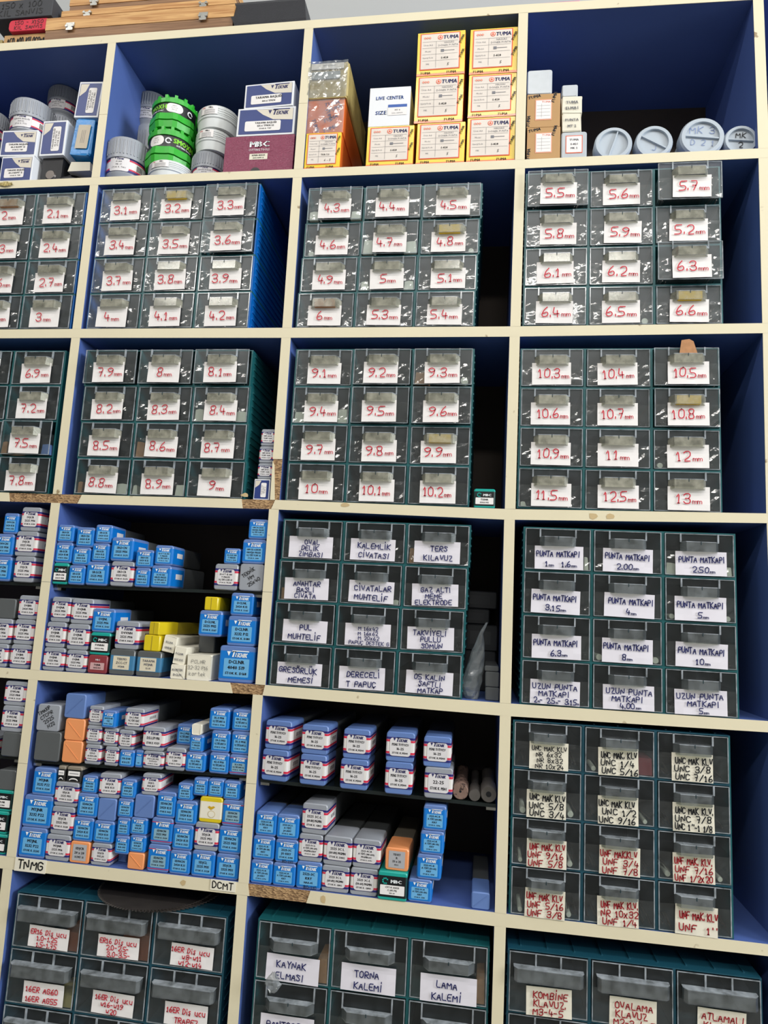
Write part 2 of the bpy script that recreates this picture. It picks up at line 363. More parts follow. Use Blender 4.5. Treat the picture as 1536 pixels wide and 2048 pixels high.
for i in (4, 5): top[i][3] = (1.3122, top[i][3][1]); bot[i][3] = (1.3122, bot[i][3][1])
top[0] = [(x, z + .0187) for x, z in bot[0]]
top[6] = [(x, -.756) for x in XN]; bot[6] = [(x, -.774) for x in XN]
def zat(tab, i, x):
    P = tab[i]; xs = [p[0] for p in P]; return float(np.interp(x, xs, [p[1] for p in P]))
XL, XR = -.4405, 1.75
unit = empty('shelving_unit', (0, 0, top[6][0][1] - .018))
tag(unit, 'blue-painted chipboard shelving unit with chipped cream edging, filled with boxes and drawer cabinets', 'shelving unit')
def ch(mb, name, **kw):
    o = mb.obj(name, unit, **kw); o.location = -Vector(unit.location) ; return o
xs = [XL, -.2, -.1] + [n for n in XN] + [1.5, XR]
CHIPS = {3: [(20, 156), (486, 543)], 4: [(466, 526)], 5: [(499, 614)]}
for i in range(0, 7):
    b = MB(); P = [(x, zat(top, i, x + 1e-6), zat(bot, i, x + 1e-6)) for x in xs]
    for (xa, ta, ba), (xb, tb, bb) in zip(P[:-1], P[1:]):
        y0, y1 = .0012, DEPTH
        b.quad((xa, y0, ta), (xb, y0, tb), (xb, y1, tb), (xa, y1, ta), BLUE)
        b.quad((xa, y0, ba), (xa, y1, ba), (xb, y1, bb), (xb, y0, bb), BLUE)
        b.quad((xa, y0, ba), (xb, y0, bb), (xb, y0, tb), (xa, y0, ta), CHIP)
        b.quad((xb, y1, bb), (xa, y1, ba), (xa, y1, ta), (xb, y1, tb), BLUE)
    for k in (0, -1):
        xa, ta, ba = P[k]; b.quad((xa, .0012, ba), (xa, .0012, ta), (xa, DEPTH, ta), (xa, DEPTH, ba), BLUE)
    so = ch(b, 'shelf_board')
    # edge band with torn-off stretches
    gaps = []
    for a, c in CHIPS.get(i, []):
        v = np.interp((a + c) / 2, [p[0] for p in TOPS[i]], [p[1] for p in TOPS[i]]) + 8
        gaps.append((float(aty(a, v)[0]), float(aty(c, v)[0])))
    st = XL
    cuts = []
    for a, c in gaps: cuts.append((st, a)); st = c
    cuts.append((st, XR))
    for a, c in cuts:
        xx = sorted([a, c] + [x for x in xs if a < x < c] + ([] if (c - a) < .1 else []))
        e = MB(); F = []
        for x in xx:
            ja = random.uniform(.002, .006) if x in (a, c) and gaps else 0
            F.append((x, zat(bot, i, x) - .0002, zat(top, i, x) + .0002, ja))
        rs = []
        for k, (x, zb, zt, ja) in enumerate(F):
            sg = 1 if k == 0 else -1
            rs.append([(x, 0, zb), (x + (sg * ja if k in (0, len(F) - 1) else 0) * 1.6, 0, zt), (x + (sg * ja if k in (0, len(F) - 1) else 0) * 1.6, .0011, zt), (x, .0011, zb)])
        e.rings(rs, CREAM); eo = e.obj('edge_band', so)
for r in range(0, 6):
    nodes = [(XL, XL)] + [(bot[r][k][0], top[r + 1][k][0]) for k in range(4)] + [(XR - T_, XR - T_)]
    for k, (xt, xb) in enumerate(nodes):
        zt, zb = zat(bot, r, xt), zat(top, r + 1, xb)
        b = MB(); y0 = .0012
        sec = lambda x, z: [(x, y0, z), (x + T_, y0, z), (x + T_, DEPTH, z), (x, DEPTH, z)]
        b.rings([sec(xb, zb), sec(xt, zt)], BLUE); do = ch(b, 'divider')
        e = MB(); se = lambda x, z: [(x - .0003, 0, z), (x + T_ + .0003, 0, z), (x + T_ + .0003, .0011, z), (x - .0003, .0011, z)]
        if r == 2 and k == 2:
            zz = zb + .078; fx = lambda z: xb + (xt - xb) * (z - zb) / (zt - zb)
            e.rings([se(fx(zz), zz), se(xt, zt)], CREAM); e.obj('edge_band', do)
            e = MB(); x1 = xb
            e.rings([[(x1, 0, zb), (x1 + .009, 0, zb), (x1 + .009, .0011, zb), (x1, .0011, zb)], [(x1 - .0003 + (fx(zz) - xb), 0, zz - .004), (fx(zz) + .004, 0, zz - .012), (fx(zz) + .004, .0011, zz - .012), (fx(zz), .0011, zz - .004)]], CREAM)
            e.obj('edge_band', do)
            c_ = MB(); c_.box(x1, x1 + T_, .0009, .0012, zb, zz, CHIP); c_.obj('bare_chipboard', do)
        elif r == 2 and k == 0 or r in (0, 3, 4) and k in (1, 2):
            zm = zb + (zt - zb) * (.46 if r == 0 else .52); fx = lambda z: xb + (xt - xb) * (z - zb) / (zt - zb)
            e.rings([se(xb, zb), se(fx(zm), zm - .0006)], CREAM); e.obj('edge_band', do)
            e = MB(); e.rings([se(fx(zm), zm), se(xt, zt)], CREAM); e.obj('edge_band', do)
        else:
            e.rings([se(xb, zb), se(xt, zt)], CREAM); e.obj('edge_band', do)
b = MB(); b.box(XL, XR, DEPTH, DEPTH + .004, -.774, 1.26, BACKM); ch(b, 'back_panel')
# dirt ticks and tape scraps on the edging
for (u, v, w_, h_) in ((490, 990, 18, 9), (690, 1010, 20, 10), (1220, 1033, 18, 12), (1186, 1032, 18, 12), (366, 1766, 14, 10), (646, 1799, 12, 16)):
    b = MB(); c = aty(u, v, -.0004); s = .0009
    pts = [(c[0] + w_ * s / 2 * math.cos(a) * random.uniform(.7, 1.2), -.0004, c[2] - h_ * s / 2 * math.sin(a) * random.uniform(.7, 1.2)) for a in [k * math.pi / 4 for k in range(8)]]
    b.add(pts, [tuple(range(8))], mat('old_tape', (196, 172, 128), .5, .1)); ch(b, 'tape_scrap')
# glass shelves with small clips
def glass(xa, xb, za, zb, row):
    g = MB(); t = .006; y0, y1 = .012, .262
    g.rings([[(xa, y0, za - t), (xa, y1, za - t), (xa, y1, za), (xa, y0, za)], [(xb, y0, zb - t), (xb, y1, zb - t), (xb, y1, zb), (xb, y0, zb)]][::-1], GLASS)
    o = ch(g, 'glass_shelf'); o['label'] = 'smoky glass shelf inside the ' + row
    for x, z, s in ((xa, za, 1), (xb, zb, -1)):
        c = MB(); c.box(min(x, x + s * .016), max(x, x + s * .016), .014, .03, z - t - .005, z - t, STEEL); ch(c, 'shelf_clip')
GZ = {'31': (.0762, .0822), '30': (.0766, .0766), '41': (-.2497, -.2429), '40': (-.2471, -.2471), '42': (-.2469, -.2535)}
glass(XL + T_, top[4][0][0] - .004, *GZ['30'], 'far-left cubby of the fourth row'); glass(.0185, top[4][1][0] - .003, *GZ['31'], 'second cubby of the fourth row')
glass(XL + T_, top[5][0][0] - .002, *GZ['40'], 'far-left cubby of the fifth row'); glass(.022, top[5][1][0] - .002, *GZ['41'], 'second cubby of the fifth row')
glass(.462, top[5][2][0] - .003, *GZ['42'], 'third cubby of the fifth row')
# paper signs taped to the fifth board
for s, q in (('TNMG', (28, 1714, 93, 1748)), ('DCMT', (420, 1758, 472, 1785))):
    x, z, w, h = rect(*q, y=-.001); b = MB(); b.box(x - w / 2, x + w / 2, -.0012, -.0002, z - h / 2, z + h / 2, PAPERC)
    o = b.obj('paper_sign'); tag(o, 'paper sign hand-lettered %s stuck on the cream shelf edge' % s, 'sign', 'shelf signs')
    b = MB(); pen(b, s, x, z - h * .27, h * .62, -.0016, BLACK, .17, wmax=w * .84); b.obj('lettering', o)

# ---------------------------------------------------------------- drawer cabinets
def place(mb, name, root, parent=None, **kw):
    """mesh built in world coordinates, hung under root (an empty) or under one of its parts"""
    o = mb.obj(name, parent or root, **kw)
    if parent is None: o.location = -Vector(root.location)
    return o
def card_mesh(w, h, m, curl=.0006):
    b = MB(); nx, nz = 6, 4; V = []
    for j in range(nz + 1):
        for i in range(nx + 1):
            V.append((-w / 2 + w * i / nx, -random.uniform(0, curl) - (.0008 if j == nz else 0), h * j / nz))
    F = [(j * (nx + 1) + i, j * (nx + 1) + i + 1, (j + 1) * (nx + 1) + i + 1, (j + 1) * (nx + 1) + i) for j in range(nz) for i in range(nx)]
    b.add(V, F, m); return b
CABS = {}
def cabinet(key, label, x0, x1, z0, z1, texts, ink, pos, row_dx=(0, 0, 0, 0), y0=.004, depth=.215, nx=3, ny=4, card=(.57, .40, .95), cm=None, side=None, hs='trap',
            thick=.11, proud={}, th=.5, hidden=(), edge=None, ribtop=False, hmats={}, tag_h=None):
    rh = (z1 - z0) / ny; cw = (x1 - x0) / nx; root = empty('drawer_cabinet', (x0, y0, z0)); tag(root, label, 'drawer cabinet', 'drawer cabinets')
    side = side or TEAL; edge = edge or TEAL; cm = cm or PAPER; yb = y0 + depth
    hb = MB()
    for r in range(ny):
        dx = row_dx[r % len(row_dx)]; zt = z1 - r * rh; zb = zt - rh
        for i in range(nx + 1):
            t0, t1 = (.0 if i == 0 else -.0022), (.0 if i == nx else .0022)
            if i == 0: t1 = .003
            if i == nx: t0 = -.003
            x = x0 + i * cw + dx
            hb.box(x + t0, x + t1, y0, yb, zb + .0018, zt - .0018, side if i in (nx, 0) else edge)
        hb.box(x0 + dx, x1 + dx, y0, yb, zb, zb + .0018, edge); hb.box(x0 + dx, x1 + dx, y0, yb, zt - .0018, zt, edge)
        hb.box(x0 + dx + .003, x1 + dx - .003, yb - .002, yb, zb + .0018, zt - .0018, DTEAL)
        for k in range(5):
            z = zb + rh * (.14 + .18 * k); hb.box(x1 + dx, x1 + dx + .0014, y0 + .012, yb, z, z + .0035, side); hb.box(x0 + dx - .0014, x0 + dx, y0 + .012, yb, z, z + .0035, side)
    for i in range(nx * 3):
        x = x0 + row_dx[0] + cw / 3 * (i + .5); hb.box(x - .0014, x + .0014, y0 + .012, yb, z1, z1 + .0014, edge)
    place(hb, 'housing', root)
    # shared meshes in cell coordinates: origin at cell centre front, bottom
    W, H = cw - .0062, rh - .0050
    PLC = MATS['clear_drawer_plastic'] if key[0] == '1' else clear('grey_drawer_plastic', (240, 244, 245), .02, .3, .9) if key[0] == '2' else PLD  # same clear plastic, haze cut row by row to imitate weaker ceiling reflection
    fm = MB(); fm.box(-W / 2, W / 2, 0, .0018, 0, H, PLC)
    for s in (-1, 1): fm.quad((s * (W / 2 - .001), .0018, 0), (s * (W / 2 - .001), depth * .9, 0), (s * (W / 2 - .001), depth * .9, H * .62), (s * (W / 2 - .001), .0018, H * .62), PLC)
    fm.quad((-W / 2, .0018, .0006), (W / 2, .0018, .0006), (W / 2, depth * .9, .0006), (-W / 2, depth * .9, .0006), PLC)
    # thicker lip round the front
    for (a, b_, c, d) in ((-W / 2, -W / 2 + .0016, 0, H), (W / 2 - .0016, W / 2, 0, H), (-W / 2, W / 2, 0, .0012), (-W / 2, W / 2, H - .0012, H)):
        fm.box(a, b_, -.0012, 0, c, d, PLR)
    hm = MB(); PLH = PLHB if key[0] in '12' else MATS['frosted_handle_plastic']
    if hs == 'trap':
        wa, wb, d, zt, zb = .031, .0235, .0125, H - .0155, H - .0315
        if cw > .12: wa, wb, zt, zb = .042, .032, H - .024, H - .040
        pl = lambda z, o=0: [(-wa - o, 0, z), (wa + o, 0, z), (wb + o, -d, z), (-wb - o, -d, z)]
        # a hollow lip: sloped walls and a top plate
        for (p, q) in (((-wa, 0), (-wb, -d)), ((-wb, -d), (wb, -d)), ((wb, -d), (wa, 0))):
            hm.add([(p[0], p[1], zb), (q[0], q[1], zb), (q[0], q[1], zt), (p[0], p[1], zt)], [(0, 1, 2, 3)], PLH)
            hm.add([(p[0] * .96, p[1] * .88, zb), (q[0] * .96, q[1] * .88, zb), (q[0] * .96, q[1] * .88, zt), (p[0] * .96, p[1] * .88, zt)], [(0, 1, 2, 3)], PLH)
            hm.add([(p[0], p[1], zb), (q[0], q[1], zb), (q[0] * .96, q[1] * .88, zb), (p[0] * .96, p[1] * .88, zb)], [(0, 1, 2, 3)], PLR)
        hm.rings([pl(zt), pl(zt + .0012, .0008)], PLR)
        hm.box(-.0006, .0006, -d - .0004, -d, zt - .004, zt + .0012, DTEAL)
        rx = wa - .0008
    else:
        wa, d, zt, zb = W * .44, .015, H - .020, H - .039
        pl = lambda z, o=0: [(-wa - o, 0, z), (wa + o, 0, z), (wa + o, -d * .6, z), (wa - .005, -d - o, z), (-wa + .005, -d - o, z), (-wa - o, -d * .6, z)]
        hm.rings([pl(zb), pl(zt)], PLH, cap0=False); hm.rings([pl(zt), pl(zt + .0016, .001)], PLR); hm.rings([pl(zb + .001, -.002), pl(zt - .001, -.002)], PLH, cap0=False)
        rx = W * .16
    for s in (-1, 1): hm.box(s * rx - .0013, s * rx + .0013, -.0032, 0, zt, H, PLR)
    films = []
    for k in range(3):
        fb = MB(); nx_, nz_ = 14, 6; V = []
        fw, fh = W * .485, H * .56
        for j in range(nz_ + 1):
            for i in range(nx_ + 1):
                V.append((-fw + 2 * fw * i / nx_, -.0006 - random.uniform(0, .0022), .001 + fh * j / nz_))
        F = [(j * (nx_ + 1) + i, j * (nx_ + 1) + i + 1, (j + 1) * (nx_ + 1) + i + 1, (j + 1) * (nx_ + 1) + i) for j in range(nz_) for i in range(nx_)]
        fb.add(V, F, FILM); films.append(fb)
    dro = hao = None; fmo = [None] * 3; info = {}
    for r in range(ny):
        for c in range(nx):
            if (r, c) in hidden: continue
            dx = row_dx[r % len(row_dx)]; cx = x0 + dx + cw * (c + .5) + random.uniform(-.0005, .0005); cz = z1 - (r + 1) * rh + .0024
            yy = y0 - .0004 - proud.get((r, c), random.uniform(0, .0022))
            if dro is None:
                dr = dro = fm.obj('drawer', root)
                ha = hao = hm.obj('handle', dr)
            else:
                dr = dro.copy(); SC.collection.objects.link(dr); dr.parent = root
                ha = hao.copy(); SC.collection.objects.link(ha); ha.parent = dr
            dr.location = Vector((cx, yy, cz)) - Vector(root.location)
            if (r, c) in hmats:
                nb = MB(); nb.box(-.02, .02, -.0122, -.0025, H - .0308, H - .0162, hmats[(r, c)]); nb.obj('handle_insert', dr)
            k = random.randrange(3)
            if fmo[k] is None: fo = fmo[k] = films[k].obj('film_pocket', dr, smooth=(k == 1))
            else: fo = fmo[k].copy(); SC.collection.objects.link(fo); fo.parent = dr
            t = texts[r][c] if r < len(texts) else None
            if t:
                dr['label'] = 'drawer marked ' + t.replace('~', '').replace('/', ' ')
                w = cw * card[0]; h = rh * (card[2] - card[1]); xo = random.uniform(-.0025, .0025) + (card[3] if len(card) > 3 else 0) * cw
                cb = card_mesh(w, h, cm); L = t.split('|'); n = len(L); inkm = ink(r, c) if callable(ink) else ink
                lh = h * (.42 if n == 1 else min(.23, .64 / n)); 
                for q, s in enumerate(L):
                    zc = h * (.5 if n == 1 else (.86 - (q + .5) * .86 / n) + .02) - lh * .5
                    al = random.uniform(-.04, .04) * w
                    pen(cb, s, al, zc, lh, -.0022, inkm, thick if n == 1 else thick * 1.15, wmax=w * (.72 if n == 1 else .88), jit=.04, rot=random.uniform(-.03, .03))
                co = cb.obj('label_card', dr); co.location = (xo, -.0030, rh * (1 - card[2]) - .002); co.rotation_euler = (0, random.uniform(-.02, .02), 0)
            info[(r, c)] = (cx, yy, cz, W, H)
    CABS[key] = info; return root
def mmrow(*a): return [s + '~mm~' for s in a]
def cabpos(TL, TR, i, row):
    a, b = aty(*TL), aty(*TR); return float(a[0]), float(b[0]), (a[2] + b[2]) / 2
cz1 = {r: (lambda k: (lambda x: zat(top, k, x)))(r) for r in range(1, 7)}
S = lambda r, x: zat(top, r, x)
T1 = [mmrow('1.9', '2', '2.1'), mmrow('2.2', '2.3', '2.4'), mmrow('2.5', '2.6', '2.7'), mmrow('2.8', '2.9', '3')]
cabinet('10', 'bright-blue-sided drawer cabinet cut off by the picture edge, second row', -.3515, -.0065, S(2, -.1), .8975, T1, RED, '', side=BLUEP, edge=TEAL, hmats={(0, 1): CORK})
T1 = [mmrow('3.1', '3.2', '3.3'), mmrow('3.4', '3.5', '3.6'), mmrow('3.7', '3.8', '3.9'), mmrow('4', '4.1', '4.2')]
cabinet('11', 'drawer cabinet with bright blue ribbed side, below the round tubs', .0268, .3717, S(2, .2), .9012, T1, RED, '', side=BLUEP, proud={(0, 2): .006, (1, 2): .009}, hmats={(0, 1): YCARD})
T1 = [mmrow('4.3', '4.4', '4.5'), mmrow('4.6', '4.7', '4.8'), mmrow('4.9', '5', '5.1'), mmrow('6', '5.3', '5.4')]
cabinet('12', 'teal drawer cabinet with red millimetre cards, under the yellow card boxes', .4695, .8138, S(2, .6), .8835, T1, RED, '', row_dx=(.003, .001, -.001, -.003), proud={(0, 0): .007, (0, 1): .006, (0, 2): .005, (1, 1): .005}, hmats={(1, 2): YCARD, (3, 0): CORK})
T1 = [mmrow('5.5', '5.6', '5.7'), mmrow('5.8', '5.9', '5.2'), mmrow('6.1', '6.2', '6.3'), mmrow('6.4', '6.5', '6.6')]
cabinet('13', 'teal drawer cabinet under the round tins, two drawers sticking out', .8985, 1.2488, S(2, 1.1), .9000, T1, RED, '', proud={(0, 0): .010, (0, 2): .018, (2, 2): .016, (1, 2): .004}, hmats={(3, 2): YCARD})
T1 = [mmrow('6.7', '6.8', '6.9'), mmrow('7', '7.1', '7.2'), mmrow('7.3', '7.4', '7.5'), mmrow('7.6', '7.7', '7.8')]
cabinet('20', 'dark drawer cabinet cut off by the picture edge, third row', -.3545, -.0095, S(3, -.1), .5475, T1, RED, '', proud={(2, 2): .010, (3, 2): .004})
T1 = [mmrow('7.9', '8', '8.1'), mmrow('8.2', '8.3', '8.4'), mmrow('8.5', '8.6', '8.7'), mmrow('8.8', '8.9', '9')]
cabinet('21', 'dark drawer cabinet beside four small stacked boxes, third row', .0405, .3880, S(3, .2), .5475, T1, RED, '', row_dx=(-.003, -.001, .001, .003), proud={(0, 0): .008, (0, 1): .008, (0, 2): .010})
T1 = [mmrow('9.1', '9.2', '9.3'), mmrow('9.4', '9.5', '9.6'), mmrow('9.7', '9.8', '9.9'), mmrow('10', '10.1', '10.2')]
cabinet('22', 'dark drawer cabinet next to a lone turquoise and black box', .4710, .8125, S(3, .6), .5490, T1, RED, '', proud={(0, 2): .007, (1, 2): .008, (1, 1): .006, (0, 1): .006}, hmats={(2, 2): YCARD})
T1 = [mmrow('10.3', '10.4', '10.5'), mmrow('10.6', '10.7', '10.8'), mmrow('10.9', '11', '12'), mmrow('11.5', '12.5', '13')]
cabinet('23', 'dark drawer cabinet with a brown card tongue in its top drawer', .8965, 1.2415, S(3, 1.1), .5490, T1, RED, '', proud={(0, 2): .008, (1, 2): .006}, card=(.60, .40, .95), hmats={(1, 2): YCARD})
T1 = [['OVAL|DELİK|ZIMBASI', 'KALEMLİK|CİVATASI', 'TERS|KILAVUZ'], ['ANAHTAR|BAŞLI|CİVATA', 'CİVATALAR|MUHTELİF', 'GAZ ALTI|MEME|ELEKTRODE'],
      ['PUL|MUHTELİF', 'M 16x42|M 16x62|M 20x62|PAPUÇ DESTEK G', 'TAKVİYELİ|PULLU|SOMUN'], ['GRESÖRLÜK|MEMESİ', 'DERECELİ|T PAPUÇ', '05 KALIN|ŞAFTLI|MATKAP']]
cabinet('32', 'green-teal drawer cabinet with navy capitals, first card reading OVAL DELİK ZIMBASI', .4685, .8145, S(4, .6), .2185, T1, NAVY, '', row_dx=(.003, .001, -.001, -.003), card=(.71, .43, .94), cm=PAPERL, thick=.16)
T1 = [['PUNTA MATKAPI|1~mm~  1.6~mm~', 'PUNTA MATKAPI|2.00~mm~', 'PUNTA MATKAPI|2.50~mm~'], ['PUNTA MATKAPI|3.15~mm~', 'PUNTA MATKAPI|4~mm~', 'PUNTA MATKAPI|5~mm~'],
      ['PUNTA MATKAPI|6.3~mm~', 'PUNTA MATKAPI|8~mm~', 'PUNTA MATKAPI|10~mm~'], ['UZUN PUNTA|MATKAPI|2~m~- 2.5~m~- 3.15~m~', 'UZUN PUNTA|MATKAPI|4.00~mm~', 'UZUN PUNTA|MATKAPI|5~mm~']]
cabinet('33', 'green-teal drawer cabinet with navy PUNTA MATKAPI cards from 1 to 10 mm', .9095, 1.2615, S(4, 1.1), .2190, T1, NAVY, '', card=(.70, .44, .97), cm=PAPERL, thick=.16)
T1 = [['UNC MAK KLV|NR 6x32|NR 8x32|NR 10x24', 'UNC MAK. KLV|UNC 1/4|UNC 5/16', 'UNC MAK KLV|UNC 3/8|UNC 7/16'], ['UNC MAK KLV|UNC 5/8|UNC 3/4', 'UNC MAK KLV|UNC 1/2|UNC 9/16', "UNC MAK KLV.|UNC 7/8|UNC 1''-1 1/8"],
      ['UNF MAK. KLV|UNF 9/16|UNF 5/8', 'UNF MAK.KLV|UNF 3/4|UNF 7/8', 'UNF MAK. KLV.|UNF 7/16|UNF 1/2x20'], ['UNF MAK KLV|UNF 5/16|UNF 3/8', 'UNF MAK KLV.|NR 10x32|UNF 1/4', "UNF MAK. KLV|UNF  1''"]]
cabinet('43', 'teal drawer cabinet with UNC cards in black and UNF cards in red', .8995, 1.2465, S(5, 1.1), -.1125, T1, lambda r, c: BLACK if r < 2 else DRED, '', card=(.55, .42, .995), cm=PAPERC, thick=.16, edge=mat('blue_teal_plastic', (24, 72, 88), .4))
BT = MATS['blue_teal_plastic']
ZB = -.0927
T1 = [['ER16 Diş ucu|1.0-1.25|1.5-1.75', 'ER16 Diş ucu|2.0-2.5-|3.0-3.5-', '16ER Diş ucu|w8-w11|w12-w14'], ['16ER AG60|16ER AG55', '16ER Diş ucu|w16-w19|w20', '16ER Diş ucu|TRAPEZ'], [None] * 3]
cabinet('51', 'large-drawer teal cabinet with red ER16 and 16ER cards under two saw blades', .0268, .4248, -.752, -.4770, T1, RED, '', y0=.006, card=(.58, .55, .94, .06), ny=3, hs='bar', edge=BT, side=BT, cm=PAPER, thick=.17)
T1 = [['KAYNAK|ELMASI', 'TORNA|KALEMİ', 'LAMA|KALEMİ'], ['PANTOGRAF|KALEMİ', None, None], [None] * 3]
cabinet('52', 'large-drawer green-teal cabinet with white KAYNAK, TORNA and LAMA cards', .4788, .8708, -.752, -.4735, T1, NAVY, '', y0=.006, card=(.70, .54, .99), ny=3, cm=PAPERL, thick=.15, hidden=())
T1 = [['KOMBİNE|KLAVUZ.|M3-4-5', 'OVALAMA|KLAVUZ|M2-3-4-5', 'ATLAMALI|KLAVUZ|M3-4-5'], [None] * 3, [None] * 3]
cabinet('53', 'large-drawer blue-teal cabinet with dark red KOMBİNE and OVALAMA cards', .9001, 1.2865, -.752, -.4720, T1, DRED, '', y0=.006, card=(.55, .53, .99), ny=3, hs='bar', edge=BT, side=BT, cm=PAPERC, thick=.16)

# ---------------------------------------------------------------- packets and bits lying in the drawers
CABW = {'12': 'cabinet under yellow boxes', '13': 'cabinet under round tins', '20': 'cut-off third-row cabinet', '21': 'third-row second cabinet', '22': 'third-row third cabinet', '23': 'third-row last cabinet', '32': 'navy-lettered cabinet', '33': 'PUNTA MATKAPI cabinet', '43': 'UNC and UNF cabinet', '51': 'cabinet under saw blades', '52': 'KAYNAK cabinet'}
def packet(cab, r, c, side, w=.02, h=.018, m=None, word='white paper packet', kind='box', top_text=None):
    cx, yy, cz, W, H = CABS[cab][(r, c)]; s = -1 if side == 'l' else 1
    x = cx + s * (W / 2 - .003 - w / 2); b = MB(); L = .055; m = m or PAPERC
    if kind == 'roll': b.lathe([(h / 2 * .9, 0), (h / 2, .001), (h / 2, L), (h / 2 * .9, L + .001)], m, 14, 0, 0, h / 2, axis='y')
    else:
        j = [random.uniform(-.0012, .0012) for _ in range(8)]
        b.rings([[(-w / 2 + j[0], y, 0), (w / 2 + j[1], y, 0), (w / 2 - .001 + j[2], y, h + j[3]), (0, y, h + .0008), (-w / 2 + .001, y, h + j[4])] for y in (0, .012, L)], m)
    o = b.obj('drawer_packet', loc=(x, yy + .0032, cz + .0016))
    row = ('top', 'upper', 'lower', 'bottom')[r] if cab[0] != '5' else ('top', 'second')[r]
    tag(o, '%s, %s end of %s %s drawer, %s' % (word, 'left' if s < 0 else 'right', row, ('first', 'middle', 'last')[c], CABW[cab]), 'packet', 'packets inside drawers'); return o
CABT = {}
MM = {'12': [['4.3', '4.4', '4.5'], ['4.6', '4.7', '4.8'], ['4.9', '5', '5.1'], ['6', '5.3', '5.4']], '13': [['5.5', '5.6', '5.7'], ['5.8', '5.9', '5.2'], ['6.1', '6.2', '6.3'], ['6.4', '6.5', '6.6']],
      '20': [['6.7', '6.8', '6.9'], ['7', '7.1', '7.2'], ['7.3', '7.4', '7.5'], ['7.6', '7.7', '7.8']], '21': [['7.9', '8', '8.1'], ['8.2', '8.3', '8.4'], ['8.5', '8.6', '8.7'], ['8.8', '8.9', '9']],
      '22': [['9.1', '9.2', '9.3'], ['9.4', '9.5', '9.6'], ['9.7', '9.8', '9.9'], ['10', '10.1', '10.2']], '23': [['10.3', '10.4', '10.5'], ['10.6', '10.7', '10.8'], ['10.9', '11', '12'], ['11.5', '12.5', '13']]}
CABT = {k: [[x + ' mm' for x in rr] for rr in v] for k, v in MM.items()}
CABT['32'] = [['OVAL', 'KALEMLİK', 'TERS'], ['ANAHTAR', 'CİVATALAR', 'GAZ ALTI'], ['PUL', 'M 16x42', 'TAKVİYELİ'], ['MEMESİ', 'DERECELİ', 'KALIN']]
CABT['33'] = [['1 mm', '2.00', '2.50'], ['3.15', '4 mm PUNTA', '5 mm PUNTA'], ['6.3 PUNTA', '8 mm PUNTA', '10 mm PUNTA'], ['UZUN 2', 'UZUN 4.00', 'UZUN 5']]
CABT['43'] = [['NR 6x32', 'UNC 1/4', 'UNC 3/8'], ['UNC 5/8', 'UNC 1/2', 'UNC 7/8'], ['UNF 9/16', 'UNF 3/4', 'UNF 7/16'], ['UNF 5/16', 'UNF 1/4', 'UNF 1 inch']]
CABT['52'] = [['KAYNAK', 'TORNA', 'LAMA']]
CABT['51'] = [['ER16 1.0', 'ER16 2.0', 'w8-w11'], ['16ER AG60', 'w16-w19', 'TRAPEZ']]
for a in (('12', 0, 0, 'l', .018, .018), ('12', 0, 0, 'r', .018, .016), ('12', 1, 1, 'l', .018, .028), ('12', 1, 1, 'r', .022, .024), ('12', 2, 1, 'l', .016, .018), ('12', 2, 1, 'r', .018, .018),
          ('21', 1, 2, 'l', .018, .024), ('21', 1, 2, 'r', .022, .020), ('22', 1, 0, 'l', .020, .020), ('22', 1, 0, 'r', .018, .026), ('32', 1, 1, 'r', .012, .008), ('33', 0, 2, 'l', .016, .018), ('33', 0, 2, 'r', .016, .014),
          ('21', 3, 0, 'r', .022, .020), ('21', 3, 1, 'r', .016, .020), ('21', 3, 1, 'l', .010, .018), ('23', 3, 0, 'l', .010, .008), ('33', 0, 0, 'r', .008, .022)):
    packet(*a)
for a in (('12', 1, 0, 'l', .018, .012), ('12', 1, 2, 'r', .020, .010), ('22', 0, 2, 'r', .022, .014), ('13', 3, 1, 'r', .020, .012), ('33', 1, 2, 'l', .016, .009), ('33', 1, 2, 'r', .016, .009), ('33', 2, 1, 'l', .016, .011), ('33', 2, 1, 'r', .012, .011),
          ('43', 0, 1, 'l', .022, .008), ('43', 1, 0, 'l', .026, .010), ('43', 1, 0, 'r', .026, .010), ('43', 2, 0, 'l', .022, .007), ('43', 2, 0, 'r', .026, .009), ('43', 2, 2, 'l', .024, .009), ('43', 2, 2, 'r', .024, .008), ('43', 3, 0, 'l', .024, .008), ('43', 3, 0, 'r', .028, .008), ('23', 2, 2, 'l', .016, .010), ('43', 1, 1, 'r', .02, .007)):
    packet(*a, word='rolled white tube', kind='roll')
for a in (('21', 2, 1, 'l', .016, .030), ('22', 0, 2, 'l', .024, .022), ('32', 1, 0, 'l', .014, .020), ('32', 0, 2, 'l', .010, .026), ('20', 2, 2, 'l', .012, .024), ('21', 3, 0, 'l', .010, .022), ('52', 0, 0, 'r', .018, .036), ('52', 0, 2, 'r', .014, .036)):
    packet(*a, m=CORK, word='brown card packet')
packet('20', 2, 2, 'r', .016, .020, BBLUE, 'small blue and white packet')
DULLO = mat('dull_orange_card', (132, 66, 36), .5)
packet('51', 0, 0, 'r', .03, .03, DULLO, 'dull orange box'); packet('51', 0, 1, 'r', .05, .040, DULLO, 'dull orange box'); packet('51', 1, 0, 'r', .035, .02, KRAFTW, 'beige packet')
packet('43', 0, 1, 'r', .024, .026, MARP, 'dark red packet')
